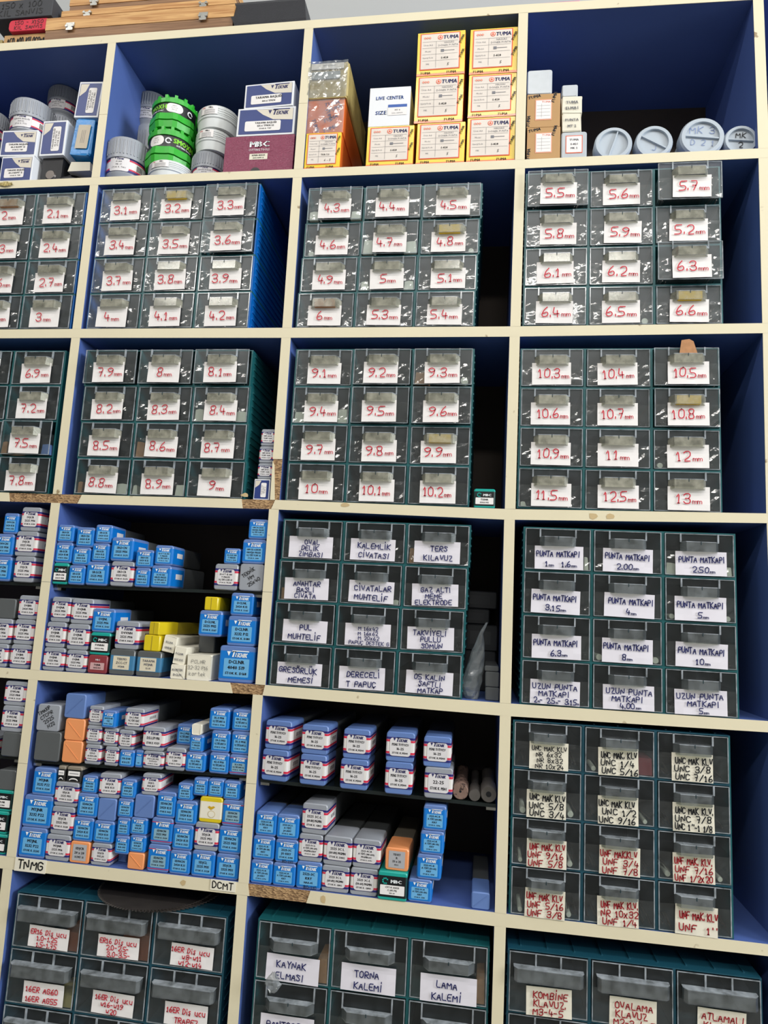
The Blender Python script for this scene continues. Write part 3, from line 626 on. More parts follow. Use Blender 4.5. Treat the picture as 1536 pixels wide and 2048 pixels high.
# loose drill bits lying in the drawers: nobody could count them
for key in ('11', '12', '13', '21', '22', '23', '32', '33', '43'):
    b = MB()
    for (r, c), (cx, yy, cz, W, H) in CABS[key].items():
        for k in range(11):
            x = cx + random.choice((-1, 1)) * random.uniform(W * .30, W * .46); l = random.uniform(.03, .06); rr = random.uniform(.0007, .0018)
            y = yy + random.uniform(.004, .02); z = cz + .002 + random.uniform(0, .010); an = random.uniform(-.45, .45)
            dx, dy, dz = l * math.sin(an) * .25, l * math.cos(an), random.uniform(-.001, .006)
            if abs(x + dx - cx) > W * .47: dx = -dx
            b.rings([[(x + dx * t + rr * math.cos(a), y + dy * t, z + dz * t + rr * math.sin(a)) for a in (0, 2.1, 4.2)] for t in (0, 1)], DSTEEL)
    o = b.obj('drill_bits', kind='stuff'); o['label'] = 'loose dark steel bits lying in the drawers of ' + CABW.get(key, 'bright-blue-sided cabinet'); o['category'] = 'drill bits'

# ---------------------------------------------------------------- boxes standing on the shelves
def section(w, h, r, n=2):
    P = []
    for sx, sz, a0 in ((1, 1, 0), (-1, 1, 90), (-1, -1, 180), (1, -1, 270)):
        for k in range(n + 1):
            a = math.radians(a0 + 90 * k / n); P.append((sx * (w / 2 - r) + r * math.cos(a), h / 2 + sz * (h / 2 - r) + r * math.sin(a)))
    return P
def prism(mb, w, h, y0, y1, r, m, bev=.0012, dz=0):
    """rounded upright prism running back along y, softened front edge; base at z = dz"""
    def ring(i, y):
        P = section(w - 2 * i, h - 2 * i, max(r - i, .0006)); return [(x, y, z + i + dz) for x, z in P]
    mb.rings([ring(bev, y0), ring(0, y0 + bev), ring(0, y1 - bev * .5), ring(bev * .5, y1)][::-1], m)
def sleeve(mb, w, z0, z1, L, m, e=.00035, r=.0025, y0=0):
    pl = [(-w / 2 - e, L), (-w / 2 - e, y0 + r), (-w / 2 - e + r * .35, y0 + r * .35 - e), (-w / 2 + r, y0 - e), (w / 2 - r, y0 - e), (w / 2 + e - r * .35, y0 + r * .35 - e), (w / 2 + e, y0 + r), (w / 2 + e, L)]
    n = len(pl); V = [(x, y, z0) for x, y in pl] + [(x, y, z1) for x, y in pl]
    mb.add(V, [(i, i + 1, n + i + 1, n + i) for i in range(n - 1)], m)
def lines(mb, L, w, zt, zb, y, m=INK, cx=0, first=1.0, wf=.84):
    n = len(L)
    if not n: return
    dz = (zt - zb) / n
    for q, s in enumerate(L):
        hh = dz * (.62 if q < n - 1 or n == 1 else .46) * first
        type_(mb, s, cx, zt - (q + .5) * dz - hh / 2, min(hh, w * .17), y, m, wmax=w * wf, bold=.055)
def build_box(kind, w, h, L, texts):
    """returns the list of objects of one box, local frame: x centre, y = 0 front, z = 0 bottom; first is the top-level body"""
    e = .0007
    if kind in 'BWPRKOQGHYNTIJZ':
        r = min(.0045, w * .11); Lc = min(.062, L * .42)
        capm = {'B': BBLUE, 'W': GREY, 'P': BBLUE, 'R': BBLUE, 'K': BBLUE, 'O': ORANGE, 'Q': ORANGE, 'G': DGREY, 'H': GREY, 'Y': YELLOW, 'N': MARP, 'T': DGREY, 'I': mat('frosted_clear_plastic', (178, 184, 190), .25, .12, 40), 'J': YELLOW, 'Z': MATS.get('cloudy_plastic') or mat('cloudy_plastic', (132, 124, 110), .35)}[kind]
        b = MB(); bm = {'O': DGREY, 'Q': mat('cloudy_plastic', (132, 124, 110), .35), 'Y': mat('dull_yellow_plastic', (150, 134, 40), .4), 'N': MARP, 'I': MATS.get('frosted_clear_plastic')}.get(kind, DGREY)
        prism(b, w - .0014, h - .0014, Lc - .006, L, r, bm, dz=.0007); body = b.obj('holder_box', smooth=True)
        c = MB(); prism(c, w, h, 0, Lc, r, capm, bev=.0016); cap = c.obj('cap', body, smooth=True)
        if kind in 'OK':
            g = MB(); s = 1 if kind == 'K' else -1; t = .0006
            a_ = (-w * .34, h * .18) if s == 1 else (-w * .34, h * .82); d_ = (w * .34, h * .82) if s == 1 else (w * .34, h * .18)
            g.rings([[(a_[0], -.0006, a_[1] - t), (a_[0], -.0006, a_[1] + t), (a_[0], .0004, a_[1] + t), (a_[0], .0004, a_[1] - t)], [(d_[0], -.0006, d_[1] - t), (d_[0], -.0006, d_[1] + t), (d_[0], .0004, d_[1] + t), (d_[0], .0004, d_[1] - t)]], capm)
            g.obj('ridge', body)
        if kind == 'Y':
            g = MB(); g.box(-w * .02, w * .02, -.0003, .0004, h * .06, h * .94, bm); g.obj('seam', body)
        if kind == 'B':
            s = MB(); sleeve(s, w, h * .10, h * .86, Lc * .92, SKY); s.box(w / 2 + .0004, w / 2 + .0007, Lc * .35, Lc * .8, h * .42, h * .66, LAB)
            logo(s, w * .06, h * .695, w * .50, -.0008, INKW); s.obj('label_sleeve', body)
            hw = [t for t in texts if t.startswith('^')]; texts = [t for t in texts if not t.startswith('^')]
            if hw: g = MB(); pen(g, hw[0][1:], w * .08, h * .03, h * .11, -.0012, BLACK, .16, wmax=w * .62); g.obj('handwriting', body)
            p = MB(); rrect(p, 0, h * .405, w * .72, h * .50, .0015, -.0006, SKY2); lines(p, texts, w * .72, h * .645, h * .175, -.0010); p.obj('sticker', body)
        if kind == 'R':
            s = MB(); sleeve(s, w, h * .12, h * .84, Lc * .92, SKY); sleeve(s, w, h * .82, h * .845, Lc * .92, BRED, e=.0006); sleeve(s, w, h * .115, h * .14, Lc * .92, BRED, e=.0006)
            logo(s, w * .08, h * .68, w * .54, -.0009, INKW); s.obj('label_sleeve', body)
            p = MB(); rrect(p, 0, h * .385, w * .70, h * .42, .002, -.0007, mat('dull_blue_label', (130, 170, 190), .5)); lines(p, texts, w * .7, h * .59, h * .20, -.0011); p.obj('sticker', body)
        if kind in 'WP':
            s = MB(); sleeve(s, w, h * .18, h * .82, Lc * .92, BWHITE)
            for (a, b_, m_) in ((.745, .82, BNAVY), (.665, .735, BRED), (.265, .335, BRED), (.18, .255, BNAVY)): sleeve(s, w, h * a, h * b_, Lc * .92, m_, e=.0006)
            s.box(w / 2 + .0006, w / 2 + .0009, Lc * .35, Lc * .82, h * .40, h * .60, PAPER)
            for k in range(6): s.box(w / 2 + .0009, w / 2 + .0011, Lc * (.38 + .07 * k), Lc * (.38 + .07 * k + .03), h * .44, h * .57, INK)
            s.obj('label_sleeve', body)
            p = MB(); rrect(p, 0, h * .50, w * .74, h * .60, w * .10, -.0011, LAB); logo(p, w * .05, h * .675, w * .44, -.0014, INKN, tri=INKN); lines(p, texts, w * .7, h * .655, h * .235, -.0014); p.obj('sticker', body)
        if kind == 'Q':
            p = MB(); rrect(p, 0, h * .5, w * .70, h * .74, .0006, -.0004, mat('grey_sticker', (172, 172, 176), .5)); lines(p, texts, w * .66, h * .80, h * .2, -.0008); p.obj('sticker', body)
        if kind == 'N':
            p = MB(); type_(p, 'MBC', 0, h * .70, h * .10, -.0005, INKW, wmax=w * .4); rrect(p, 0, h * .40, w * .72, h * .38, .001, -.0004, mat('pinkish_label', (196, 156, 156), .5)); lines(p, texts, w * .7, h * .56, h * .24, -.0008); p.obj('sticker', body)
        if kind == 'T':
            s = MB(); sleeve(s, w, h * .20, h * .76, Lc * .92, mat('faded_blue_label', (60, 120, 160), .5)); s.obj('label_sleeve', body)
            p = MB(); rrect(p, -w * .02, h * .48, w * .66, h * .52, .0008, -.0006, mat('aged_label', (214, 204, 180), .6)); lines(p, texts, w * .62, h * .70, h * .26, -.0010, INKG); p.obj('sticker', body)
        if kind == 'J':
            s = MB(); sleeve(s, w, h * .16, h * .82, Lc * .9, PAPERC); s.obj('label_sleeve', body)
            p = MB(); n = 16
            p.add([(w * .05 + w * .17 * math.cos(2 * math.pi * k / n), -.0006, h * .34 + w * .15 * math.sin(2 * math.pi * k / n)) for k in range(n)], [tuple(range(n))], mat('pale_ring', (206, 190, 150), .6))
            p.add([(w * .05 + w * .14 * math.cos(2 * math.pi * k / n), -.0009, h * .34 + w * .12 * math.sin(2 * math.pi * k / n)) for k in range(n)], [tuple(range(n))], PAPERC)
            p.add([(-w * .14, -.0007, h * .60), (w * .02, -.0007, h * .50), (w * .20, -.0007, h * .62), (w * .12, -.0007, h * .66), (w * .02, -.0007, h * .62), (-w * .06, -.0007, h * .66)], [(0, 1, 2, 3, 4, 5)], mat('ochre_print', (200, 160, 30), .5)); p.obj('sticker', body)
        if kind == 'Z':
            s = MB(); sleeve(s, w, h * .06, h * .80, Lc * .9, MBLK); s.obj('label_sleeve', body)
            p = MB(); rrect(p, 0, h * .56, w * .78, h * .30, .0008, -.0006, PAPER); rrect(p, 0, h * .56, w * .6, h * .04, .0002, -.0009, INKG)
            n = 10; A = [math.pi * k / n for k in range(n + 1)]; p.add([(w * .3 * math.cos(a), -.0006, h * .12 + h * .16 * math.sin(a)) for a in A] + [(w * .24 * math.cos(a), -.0006, h * .12 + h * .08 * math.sin(a)) for a in A], [(i, n + 1 + i, n + 2 + i, i + 1) for i in range(n)], PAPER); p.obj('sticker', body)
        if kind == 'I' and texts:
            p = MB(); rrect(p, 0, h * .52, w * .66, h * .66, .0006, -.0004, INKO); rrect(p, 0, h * .52, w * .60, h * .60, .0005, -.0007, PAPER); lines(p, texts, w * .55, h * .78, h * .30, -.0010, INKG); p.obj('sticker', body)
        if kind == 'H':
            p = MB(); n = len(texts)
            for q, s in enumerate(texts): d_ = (q - (n - 1) / 2) * h * .205; pen(p, s, math.sin(.6) * d_ + w * .02, h * .46 - math.cos(.6) * d_, h * .125, -.0006, BLACK, .17, wmax=w * .56, rot=.6, jit=.05)
            p.obj('handwriting', body)
        return body
    if kind == 'M':
        b = MB(); prism(b, w, h, 0, L, .0035, MTEAL, bev=.0016); body = b.obj('holder_box', smooth=True)
        s = MB(); sleeve(s, w, h * .12, h * .86, .055, MBLK)
        type_(s, 'MBC', w * .12, h * .62, h * .12, -.0008, INKW, wmax=w * .5, bold=.10, xs=1.2)
        for k in range(7):
            a = .6 + k * .75; x, z = -w * .25 + w * .085 * math.cos(a), h * .68 + w * .085 * math.sin(a)
            s.box(x - w * .024, x + w * .024, -.0010, -.0008, z - w * .024, z + w * .024, MTEAL)
        s.obj('label_sleeve', body); p = MB(); rrect(p, 0, h * .37, w * .84, h * .34, .001, -.0007, PAPER); lines(p, texts, w * .8, h * .52, h * .22, -.0011); p.obj('sticker', body); return body
    if kind == 'E':     # wrapped in crumpled paper
        b = MB(); n = 5; rs = []
        for y in (0, .004, L * .5, L): rs.append([(x * (1 if y else .96) + random.uniform(-.0008, .0008), y + random.uniform(-.0008, .0008), max(0, z + random.uniform(-.0006, .0006))) for x, z in section(w, h, .002, 3)])
        b.rings(rs[::-1], PAPERC); body = b.obj('wrapped_box')
        p = MB()
        if texts and texts[0].startswith('~'):
            for q, s in enumerate(texts): pen(p, s[1:], -w * .02, h * (.66 - .24 * q), h * .14, -.0016, mat('pencil', (60, 60, 66), .6), .09, wmax=w * .8)
        else: lines(p, texts, w * .9, h * .86, h * .12, -.0016, INKG)
        p.obj('lettering', body); return body
    if kind in 'CDV':   # card boxes with a printed navy / white front
        b = MB(); m = WCARD if kind != 'V' else MAROON; prism(b, w, h, 0, L, .0006, m, bev=.0005); body = b.obj('card_box')
        p = MB()
        if kind == 'D':  # tall box, writing turned on its side
            rrect(p, 0, h / 2, w * .88, h * .90, .0008, -.0004, BCARD)
            q = [(-w * .42, -.0006, h * .93), (-w * .06, -.0006, h * .93), (-w * .18, -.0006, h * .72), (-w * .42, -.0006, h * .58)]
            p.add(q, [(0, 3, 2, 1)], mat('beige_print', (214, 206, 190), .5)); rrect(p, w * .12, h * .47, w * .34, h * .70, w * .06, -.0008, PAPER)
            for k, s in enumerate(texts): type_(p, s, w * (.05 + .10 * k), h * .47, w * .075, -.0011, INK, wmax=h * .6, rot=math.pi / 2)
        elif kind == 'C':
            rrect(p, 0, h * .5, w * .93, h * .88, .0008, -.0004, BCARD)
            q = [(-w * .18, -.0006, h * .93), (w * .46, -.0006, h * .93), (w * .46, -.0006, h * .52), (w * .12, -.0006, h * .56), (-w * .06, -.0006, h * .74)]
            p.add(q, [(0, 4, 3, 2, 1)], mat('beige_print', (214, 206, 190), .5)); logo(p, w * .24, h * .72, w * .30, -.0008, INKN)
            rrect(p, -w * .05, h * .34, w * .62, h * .36, h * .05, -.0008, PAPER); lines(p, texts, w * .6, h * .50, h * .19, -.0011, wf=.9)
        else:
            type_(p, 'MBC', 0, h * .68, h * .16, -.0012, INKW, bold=.07, xs=1.15); type_(p, 'CUTTING TOOLS', 0, h * .58, h * .06, -.0004, INKW, wmax=w * .3)
            rrect(p, 0, h * .42, w * .26, h * .16, .0004, -.0004, PAPERC); lines(p, texts, w * .24, h * .49, h * .35, -.0008)
            n = 10; p.add([(w * .07 * math.cos(math.pi * k / n) - w * .03, -.0005, h * .12 * math.sin(math.pi * k / n) + .0003) for k in range(n + 1)], [tuple(range(n + 1))], MBLK)
        p.obj('front_print', body); return body
    if kind == 'U':     # yellow card box with table sticker
        b = MB(); prism(b, w, h, 0, L, .0006, YCARD, bev=.0005); body = b.obj('card_box')
        s = MB(); s.box(-w * .5, w * .5, -.0009, .004, 0, h * .05, OCARD); s.obj('tuck_flap', body); s = MB(); s.box(w / 2, w / 2 + .0004, .004, L * .98, h * .01, h * .99, OCARD); s.obj('side_panel', body)
        p = MB(); x0, x1, z0, z1 = -w * .44, w * .40, h * .13, h * .97
        rrect(p, (x0 + x1) / 2, (z0 + z1) / 2, x1 - x0, z1 - z0, .0006, -.0006, INKO); rrect(p, (x0 + x1) / 2, (z0 + z1) / 2, (x1 - x0) - w * .045, (z1 - z0) - w * .045, .0004, -.0009, mat('table_sticker', (222, 212, 202), .5))
        tw = x1 - x0; y = -.0013
        p.lathe([(w * .055, -.0012), (w * .055, -.0011)], INKO, 14, x0 + tw * .50, 0, z1 - h * .11, axis='y'); p.lathe([(w * .040, -.0013), (w * .040, -.0012)], MATS['table_sticker'], 14, x0 + tw * .50, 0, z1 - h * .11, axis='y')
        p.add([(x0 + tw * .465, -.0016, z1 - h * .13), (x0 + tw * .535, -.0016, z1 - h * .13), (x0 + tw * .50, -.0016, z1 - h * .075)], [(0, 1, 2)], INKO)
        type_(p, 'TUMA', x0 + tw * .76, z1 - h * .15, h * .085, y, INKN, wmax=tw * .38, bold=.06, shear=.12)
        for k in (-1, 0, 1): p.add([(x0 + tw * (.18 + .06 * k) - .003, y, z1 - h * .11), (x0 + tw * (.18 + .06 * k), y, z1 - h * .14), (x0 + tw * (.18 + .06 * k) + .003, y, z1 - h * .11), (x0 + tw * (.18 + .06 * k), y, z1 - h * .08)], [(0, 1, 2, 3)], mat('pale_orange_ink', (226, 150, 130), .5))
        for k in range(4): zz = z1 - h * (.20 + .145 * k); p.box(x0 + tw * .06, x1 - tw * .06, y, y + .0001, zz, zz + .0003, INKG)
        p.box(x0 + tw * .40, x0 + tw * .403 + .0002, y, y + .0001, z0 + h * .05, z1 - h * .20, INKG)
        for k, s_ in enumerate(('Ürün Adı', 'Model', 'Sipariş Kodu', 'MK')): type_(p, s_, x0 + tw * .2, z1 - h * (.29 + .145 * k), h * .035, y, INKG, wmax=tw * .26)
        type_(p, 'HASSAS', x0 + tw * .72, z1 - h * .25, h * .042, y, INKG); type_(p, 'DÖNER PUNTA', x0 + tw * .70, z1 - h * .315, h * .042, y, INKG, wmax=tw * .5)
        type_(p, texts[0], x0 + tw * .62, z1 - h * .60, h * .045, y, INK, bold=.03); type_(p, texts[1], x0 + tw * .70, z1 - h * .76, h * .065, y, INK, shear=.2)
        p.box(x0 + tw * .52, x0 + tw * .60, y, y + .0001, z1 - h * .445, z1 - h * .385, INKG); p.box(x0 + tw * .60, x0 + tw * .86, y, y + .0001, z1 - h * .42, z1 - h * .41, INKG)
        for (xx, zz, ro) in ((-w * .32, h * .03, 0), (w * .22, h * .03, 0), (w * .455, h * .78, 1.2), (w * .46, h * .45, 1.2)): type_(p, 'TUMA', xx, zz, h * .055, -.0014, INK, rot=ro, shear=.2, bold=.05, wmax=w * .28)
        p.obj('table_label', body); return body
    if kind == 'X':     # brown card with small table label
        b = MB(); prism(b, w, h, 0, L, .0006, KRAFT, bev=.0005); body = b.obj('card_box'); p = MB()
        rrect(p, 0, h * .52, w * .50, h * .62, .0005, -.0004, mat('pale_orange_border', (232, 160, 130), .5)); rrect(p, 0, h * .52, w * .45, h * .56, .0004, -.0007, PAPER)
        for k in range(4): p.box(-w * .2, w * .2, -.0009, -.0008, h * (.34 + .1 * k), h * (.34 + .1 * k) + .0003, INKG)
        p.box(-w * .06, -w * .06 + .0003, -.0009, -.0008, h * .28, h * .7, INKG); type_(p, 'TUMA', w * .08, h * .72, h * .06, -.0010, INKO)
        for (xx, zz, ro) in ((-w * .40, h * .18, 1.5), (w * .36, h * .86, 1.3), (-w * .28, h * .88, .2)): type_(p, 'TUMA', xx, zz, h * .09, -.0005, INK, rot=ro, shear=.2, bold=.06)
        p.obj('table_label', body); return body
    if kind == 'L':     # white box with blue print
        b = MB(); prism(b, w, h, 0, L, .0006, WCARD, bev=.0006); body = b.obj('card_box'); p = MB()
        type_(p, 'LIVE CENTER', 0, h * .68, h * .09, -.0005, INKB, wmax=w * .68, bold=.04); type_(p, 'SIZE', -w * .2, h * .30, h * .10, -.0005, INKB, bold=.04)
        rrect(p, w * .2, h * .50, w * .46, h * .09, .0003, -.0005, INKB); rrect(p, w * .2, h * .37, w * .46, h * .20, .0003, -.0006, PAPER); type_(p, 'MT 4', w * .2, h * .38, h * .04, -.0009, INK); type_(p, 'Live centers', w * .2, h * .31, h * .035, -.0009, INK)
        p.obj('front_print', body); return body

WORDS = {'B': 'sky-blue labelled box', 'W': 'grey striped-label box', 'P': 'powder-blue striped-label box', 'R': 'blue box with red lines', 'M': 'turquoise and black box', 'O': 'plain orange-capped box', 'Q': 'orange-rimmed box',
         'K': 'plain powder-blue box', 'Z': 'small black-sleeved clear box', 'I': 'frosted clear plastic box', 'J': 'yellow box with cream label', 'G': 'plain smoky plastic box', 'H': 'grey hand-lettered box', 'Y': 'plain yellow box', 'N': 'dull maroon box', 'T': 'smoky box with aged label', 'E': 'paper-wrapped box', 'C': 'navy-white card box',
         'D': 'upright navy card box', 'V': 'shiny maroon card box', 'U': 'yellow card box', 'X': 'brown card box', 'L': 'white card box'}
ORD = ['bottom', 'second', 'third', 'fourth', 'fifth', 'sixth']; NTH = ['first', 'second', 'third', 'fourth', 'fifth', 'sixth', 'seventh', 'eighth', 'ninth', 'tenth', 'eleventh', 'twelfth']
BOXGROUPS = []
def kind_long(k): return k in 'CDPI'
def boxes(where, group, surf, xmin, xmax, spec):
    """spec lines: kind x0 y0 x1 y1 [L= y= r= w= j=] | text/text   (front-face extents as seen, turned into metres at depth y)"""
    items = []
    for ln in spec.strip().splitlines():
        a, _, t = ln.partition('|'); a = a.split(); kind = a[0]; q = [float(v) for v in a[1:5]]; o = dict(k.split('=') for k in a[5:]); y = float(o.get('y', .004))
        cx, cz, w, h = rect(*q, y=y); w = max(w, .008)
        items.append(dict(kind=kind, x=cx, w=w, z0=cz - h / 2, z1=cz + h / 2, y=y, L=float(o.get('L', .16)), roll=float(o.get('r', 0)), yaw=float(o.get('w', 0)), t=[s.strip() for s in t.strip().split('/')] if t.strip() else [], lv=0))
    items.sort(key=lambda d: d['z0']); placed = []
    for d in items:   # keep neighbours from running into each other
        d['x0'], d['x1'] = d['x'] - d['w'] / 2, d['x'] + d['w'] / 2
        if xmin is not None and d['x0'] < xmin + .001: d['x0'] = xmin + .001
        if xmax is not None and d['x1'] > xmax - .001: d['x1'] = xmax - .001
    for _ in range(2):
        for i, a in enumerate(items):
            for b in items[i + 1:]:
                if min(a['z1'], b['z1']) - max(a['z0'], b['z0']) < .35 * min(a['z1'] - a['z0'], b['z1'] - b['z0']): continue
                if a['y'] > b['y'] + b['L'] or b['y'] > a['y'] + a['L']: continue
                l, r = (a, b) if a['x0'] + a['x1'] < b['x0'] + b['x1'] else (b, a); ov = l['x1'] - r['x0'] + .0012
                if 0 < ov < .02: l['x1'] -= ov / 2; r['x0'] += ov / 2
    for d in items:
        best = surf((d['x0'] + d['x1']) / 2); bl = None
        for p in placed:
            ov = min(d['x1'], p['x1']) - max(d['x0'], p['x0'])
            if ov > .004 and p['z1'] < d['z0'] + .014 and p['z1'] > best: best = p['z1']; bl = p
        if bl is None and d['z0'] - best > .02: pass
        h = d['z1'] - d['z0']; d['z0'] = best + .0003; d['z1'] = max(d['z1'], d['z0'] + h * .86)
        if d['z1'] - d['z0'] > h * 1.14: d['z1'] = d['z0'] + h * 1.14
        d['lv'] = bl['lv'] + 1 if bl else 0; d['sup'] = bl; placed.append(d)
    roots = sorted([d for d in placed if d['sup'] is None], key=lambda d: d['x0'])
    for k, d in enumerate(roots): d['st'] = k
    for d in placed:
        s = d
        while s['sup'] is not None: s = s['sup']
        d['st'] = s['st']
    seen = {}
    for d in placed:
        w, h = d['x1'] - d['x0'], d['z1'] - d['z0']; o = build_box(d['kind'], w, h, min(d['L'], .275 - d['y']), d['t'])
        o.location = ((d['x0'] + d['x1']) / 2, d['y'], d['z0']); o.rotation_euler = (0, math.radians(d['roll']), math.radians(d['yaw']))
        code = [x for x in ' '.join(t.lstrip('~^') for t in d['t'][:2]).replace('/', ' ').split() if x not in ('TUMA', 'ISCAR', 'KORTEK', 'TEKNİK', 'TERMO', 'ZCC-CT', 'A')]
        code = ' '.join(code[:2 if d['kind'] in 'CDPI' or (d['t'] and d['t'][0].startswith('2525')) else 3])
        lab = WORDS[d['kind']] + (' reading ' + code if code else '') + ', %s in %s stack, %s' % (ORD[min(d['lv'], 5)], NTH[min(d['st'], 11)], where)
        while len(re.findall(r"[^\W_]+(?:['’-][^\W_]+)*", lab)) > 15 and ' reading ' in lab and len(code.split()) > 1:
            c2 = code.rsplit(' ', 1)[0]; lab = lab.replace('reading ' + code, 'reading ' + c2); code = c2
        if lab in seen:
            prev = seen[lab]; sd = 'right' if d['x'] > prev['x'] else 'left'
            lab = lab.replace(' in %s stack' % NTH[min(d['st'], 11)], ' in %s stack %s' % (NTH[min(d['st'], 11)], sd))
        seen[lab] = d
        tag(o, lab, 'box', group)
        d['o'] = o
    BOXGROUPS.append((group, len(placed))); return placed
surf = lambda r: (lambda x: zat(top, r, x))
gl = lambda k, xa, xb: (lambda x: GZ[k][0] + (GZ[k][1] - GZ[k][0]) * min(1, max(0, (x - xa) / (xb - xa))) )
W = lambda r, k: top[r][k][0]     # divider left faces
boxes('top row far-left', 'boxes in the far-left top cubby', surf(1), None, W(1, 0), '''
C -2 311 68 361 L=.12 | TARAMA BAŞLIĞI/40-3 RDMT 12/STOK K. T189
C 0 259 76 309 L=.12 w=2 | TARAMA BAŞLIĞI/40-3 RDMT 12/STOK K. T189
''')
boxes('top row second cubby', 'boxes in the second top cubby', surf(1), W(1, 0) + T_, W(1, 1), '''
V 445 268 590 344 L=.12 | KMSR 80X25/XXX APMT 16
C 472 212 592 271 L=.11 | TARAMA BAŞLIĞI/125-6 TPKN 22/STOK K. T107
C 487 163 590 214 L=.10 w=-2 r=-.5 | TARAMA BAŞLIĞI/100-6 TPKN
''')
boxes('top row third cubby', 'boxes in the third top cubby', surf(1), W(1, 1) + T_, W(1, 2), '''
U 605 264 683 338 L=.22 | TKR 5.5/6 - 5
U 731 250 829 333 L=.20 | S-828/5
U 831 243 931 328 L=.20 | S-828/5
U 932 232 1032 325 L=.20 | S-828/5
L 736 172 822 248 L=.11
U 828 148 928 241 L=.19 | S-828/5
U 935 145 1035 236 L=.19 | S-828/5
U 833 60 932 147 L=.19 r=-.6 | S-828/5
U 938 53 1037 144 L=.19 | S-828/5
''')
boxes('top row fourth cubby', 'boxes in the fourth top cubby', surf(1), W(1, 2) + T_, W(1, 3), '''
X 1053 253 1121 316 L=.14
X 1053 186 1121 251 L=.14
I 1122 262 1174 315 L=.10 | TUMA/S-821/MK 2
E 1124 226 1163 261 L=.10 | PUNTA/MT 2
E 1123 192 1165 227 L=.10 | TUMA/ELMAS
I 1124 168 1156 195 L=.08
I 1054 138 1105 189 L=.10
''')
boxes('third row second cubby', 'boxes beside the 9 mm drawer', surf(3), W(3, 0) + T_, W(3, 1), '''
D 506 958 541 1001 L=.10 | STOK K. S23/HM 16X21/TCMT 16
W 514 926 546 959 L=.10 | HM 4X16/TCMT 11-80/STOK K. S224
W 517 892 548 926 L=.10 | HM 4X16/TCMT 11-80/STOK K. S224
W 521 858 551 891 L=.10 | HM 6X16/TCMT 11-40/STOK K. S224
''')
boxes('third row third cubby', 'box beside the 10.2 mm drawer', surf(3), W(3, 1) + T_, W(3, 2), '''
M 947 977 991 1017 L=.14 y=.002 | TSSNR/25X25 M12
''')
g31 = gl('31', .0185, .44); g30 = gl('30', 0, 1)
boxes('fourth-row first cubby glass', 'boxes on the far-left fourth-row glass', g30, None, W(4, 0) - .001, '''
W 25 1112 71 1164 | SVJCR/2525 M16/STOK K. D246
W 28 1062 77 1113 | SVJCR/2525 M16/STOK K. D246
W 39 1014 83 1066 | SVJCR/2525 M16/STOK K. D246
B -20 1112 24 1161 | SVVCN/2525 M16/STOK K. D156
B -14 1067 29 1113 | SVVCN/2525 M16/STOK K. D156
B 5 1026 38 1066 | SVVCN/2020 K16/STOK K. D156
''')
boxes('fourth-row first cubby floor', 'boxes on the far-left fourth-row shelf', surf(4), None, W(4, 0), '''
W 17 1288 63 1339 | DVJBR/2525 M16/STOK K. D238
W -30 1286 17 1337 | SVVBN/2525 M16/STOK K. D140
W 25 1238 71 1290 | DVJBR/2525 M16/STOK K. D238
W -22 1236 26 1287 | SVVBN/2525 M16/STOK K. D140
W 34 1190 79 1239 | DVJBR/2020 M16/STOK K. D236
G -10 1196 33 1237
''')
boxes('fourth-row second cubby glass', 'boxes on the second fourth-row glass', g31, W(4, 0) + T_, W(4, 1), '''
M 94 1125 138 1168 | SRDCN/25X25 M08
B 135 1130 171 1169 | SRGCR/2020 K10/STOK K. D268
B 170 1123 218 1170 | SRGCR/2525 M12/STOK K. D271
W 219 1122 269 1171 | SRDCR/2525 M12/STOK K. D276
B 268 1135 301 1172 | SRGCL/2020 K12/STOK K. D275
B 300 1130 343 1174 | 25-55-120/HELİS FREZE/UÇ TİPİ APKT 10/STOK K. VF097
B 103 1084 146 1126 | SRGCR/2020 K08/STOK K. D266
B 143 1094 182 1131 | SRGCR/2020 K10/STOK K. D268
B 182 1086 219 1123 | SRGCR/2020 K12/STOK K. D268
B 220 1074 268 1121 | SRDCN/2525 M16/STOK K. D271
B 270 1099 308 1135 | SRDCN/2020 K12/STOK K. D275
B 309 1090 347 1129 w=4 | 32-4 T 16-100/T FREZE/UÇ TİPİ TCMT 16/STOK K. T106
B 113 1049 149 1084 | SRDCR/2020 K08/STOK K. D266
B 151 1054 190 1093 | SRDCN/2020 K10/STOK K. D277
B 190 1049 225 1085 w=5 | SRGCR/2020 K12/STOK K. D268
W 427 1127 477 1178 | 35-4 T 15-100/T FREZE/UÇ TİPİ CCMT 09/STOK K. TR21M
H 477 1127 529 1180 | TEKNİK/HM/25x40
B 447 1096 481 1127 | 12-3-25-100/T FREZE/STOK K. TR106
B 483 1078 533 1126 | HM 32-63X40/HAVŞA FREZE/UÇ TİPİ TCMT 16/STOK K. S086
B 496 1038 537 1078 | HM 34-6X40/HAVŞA FREZE/UÇ TİPİ TCMT 16/STOK K. S083
''')
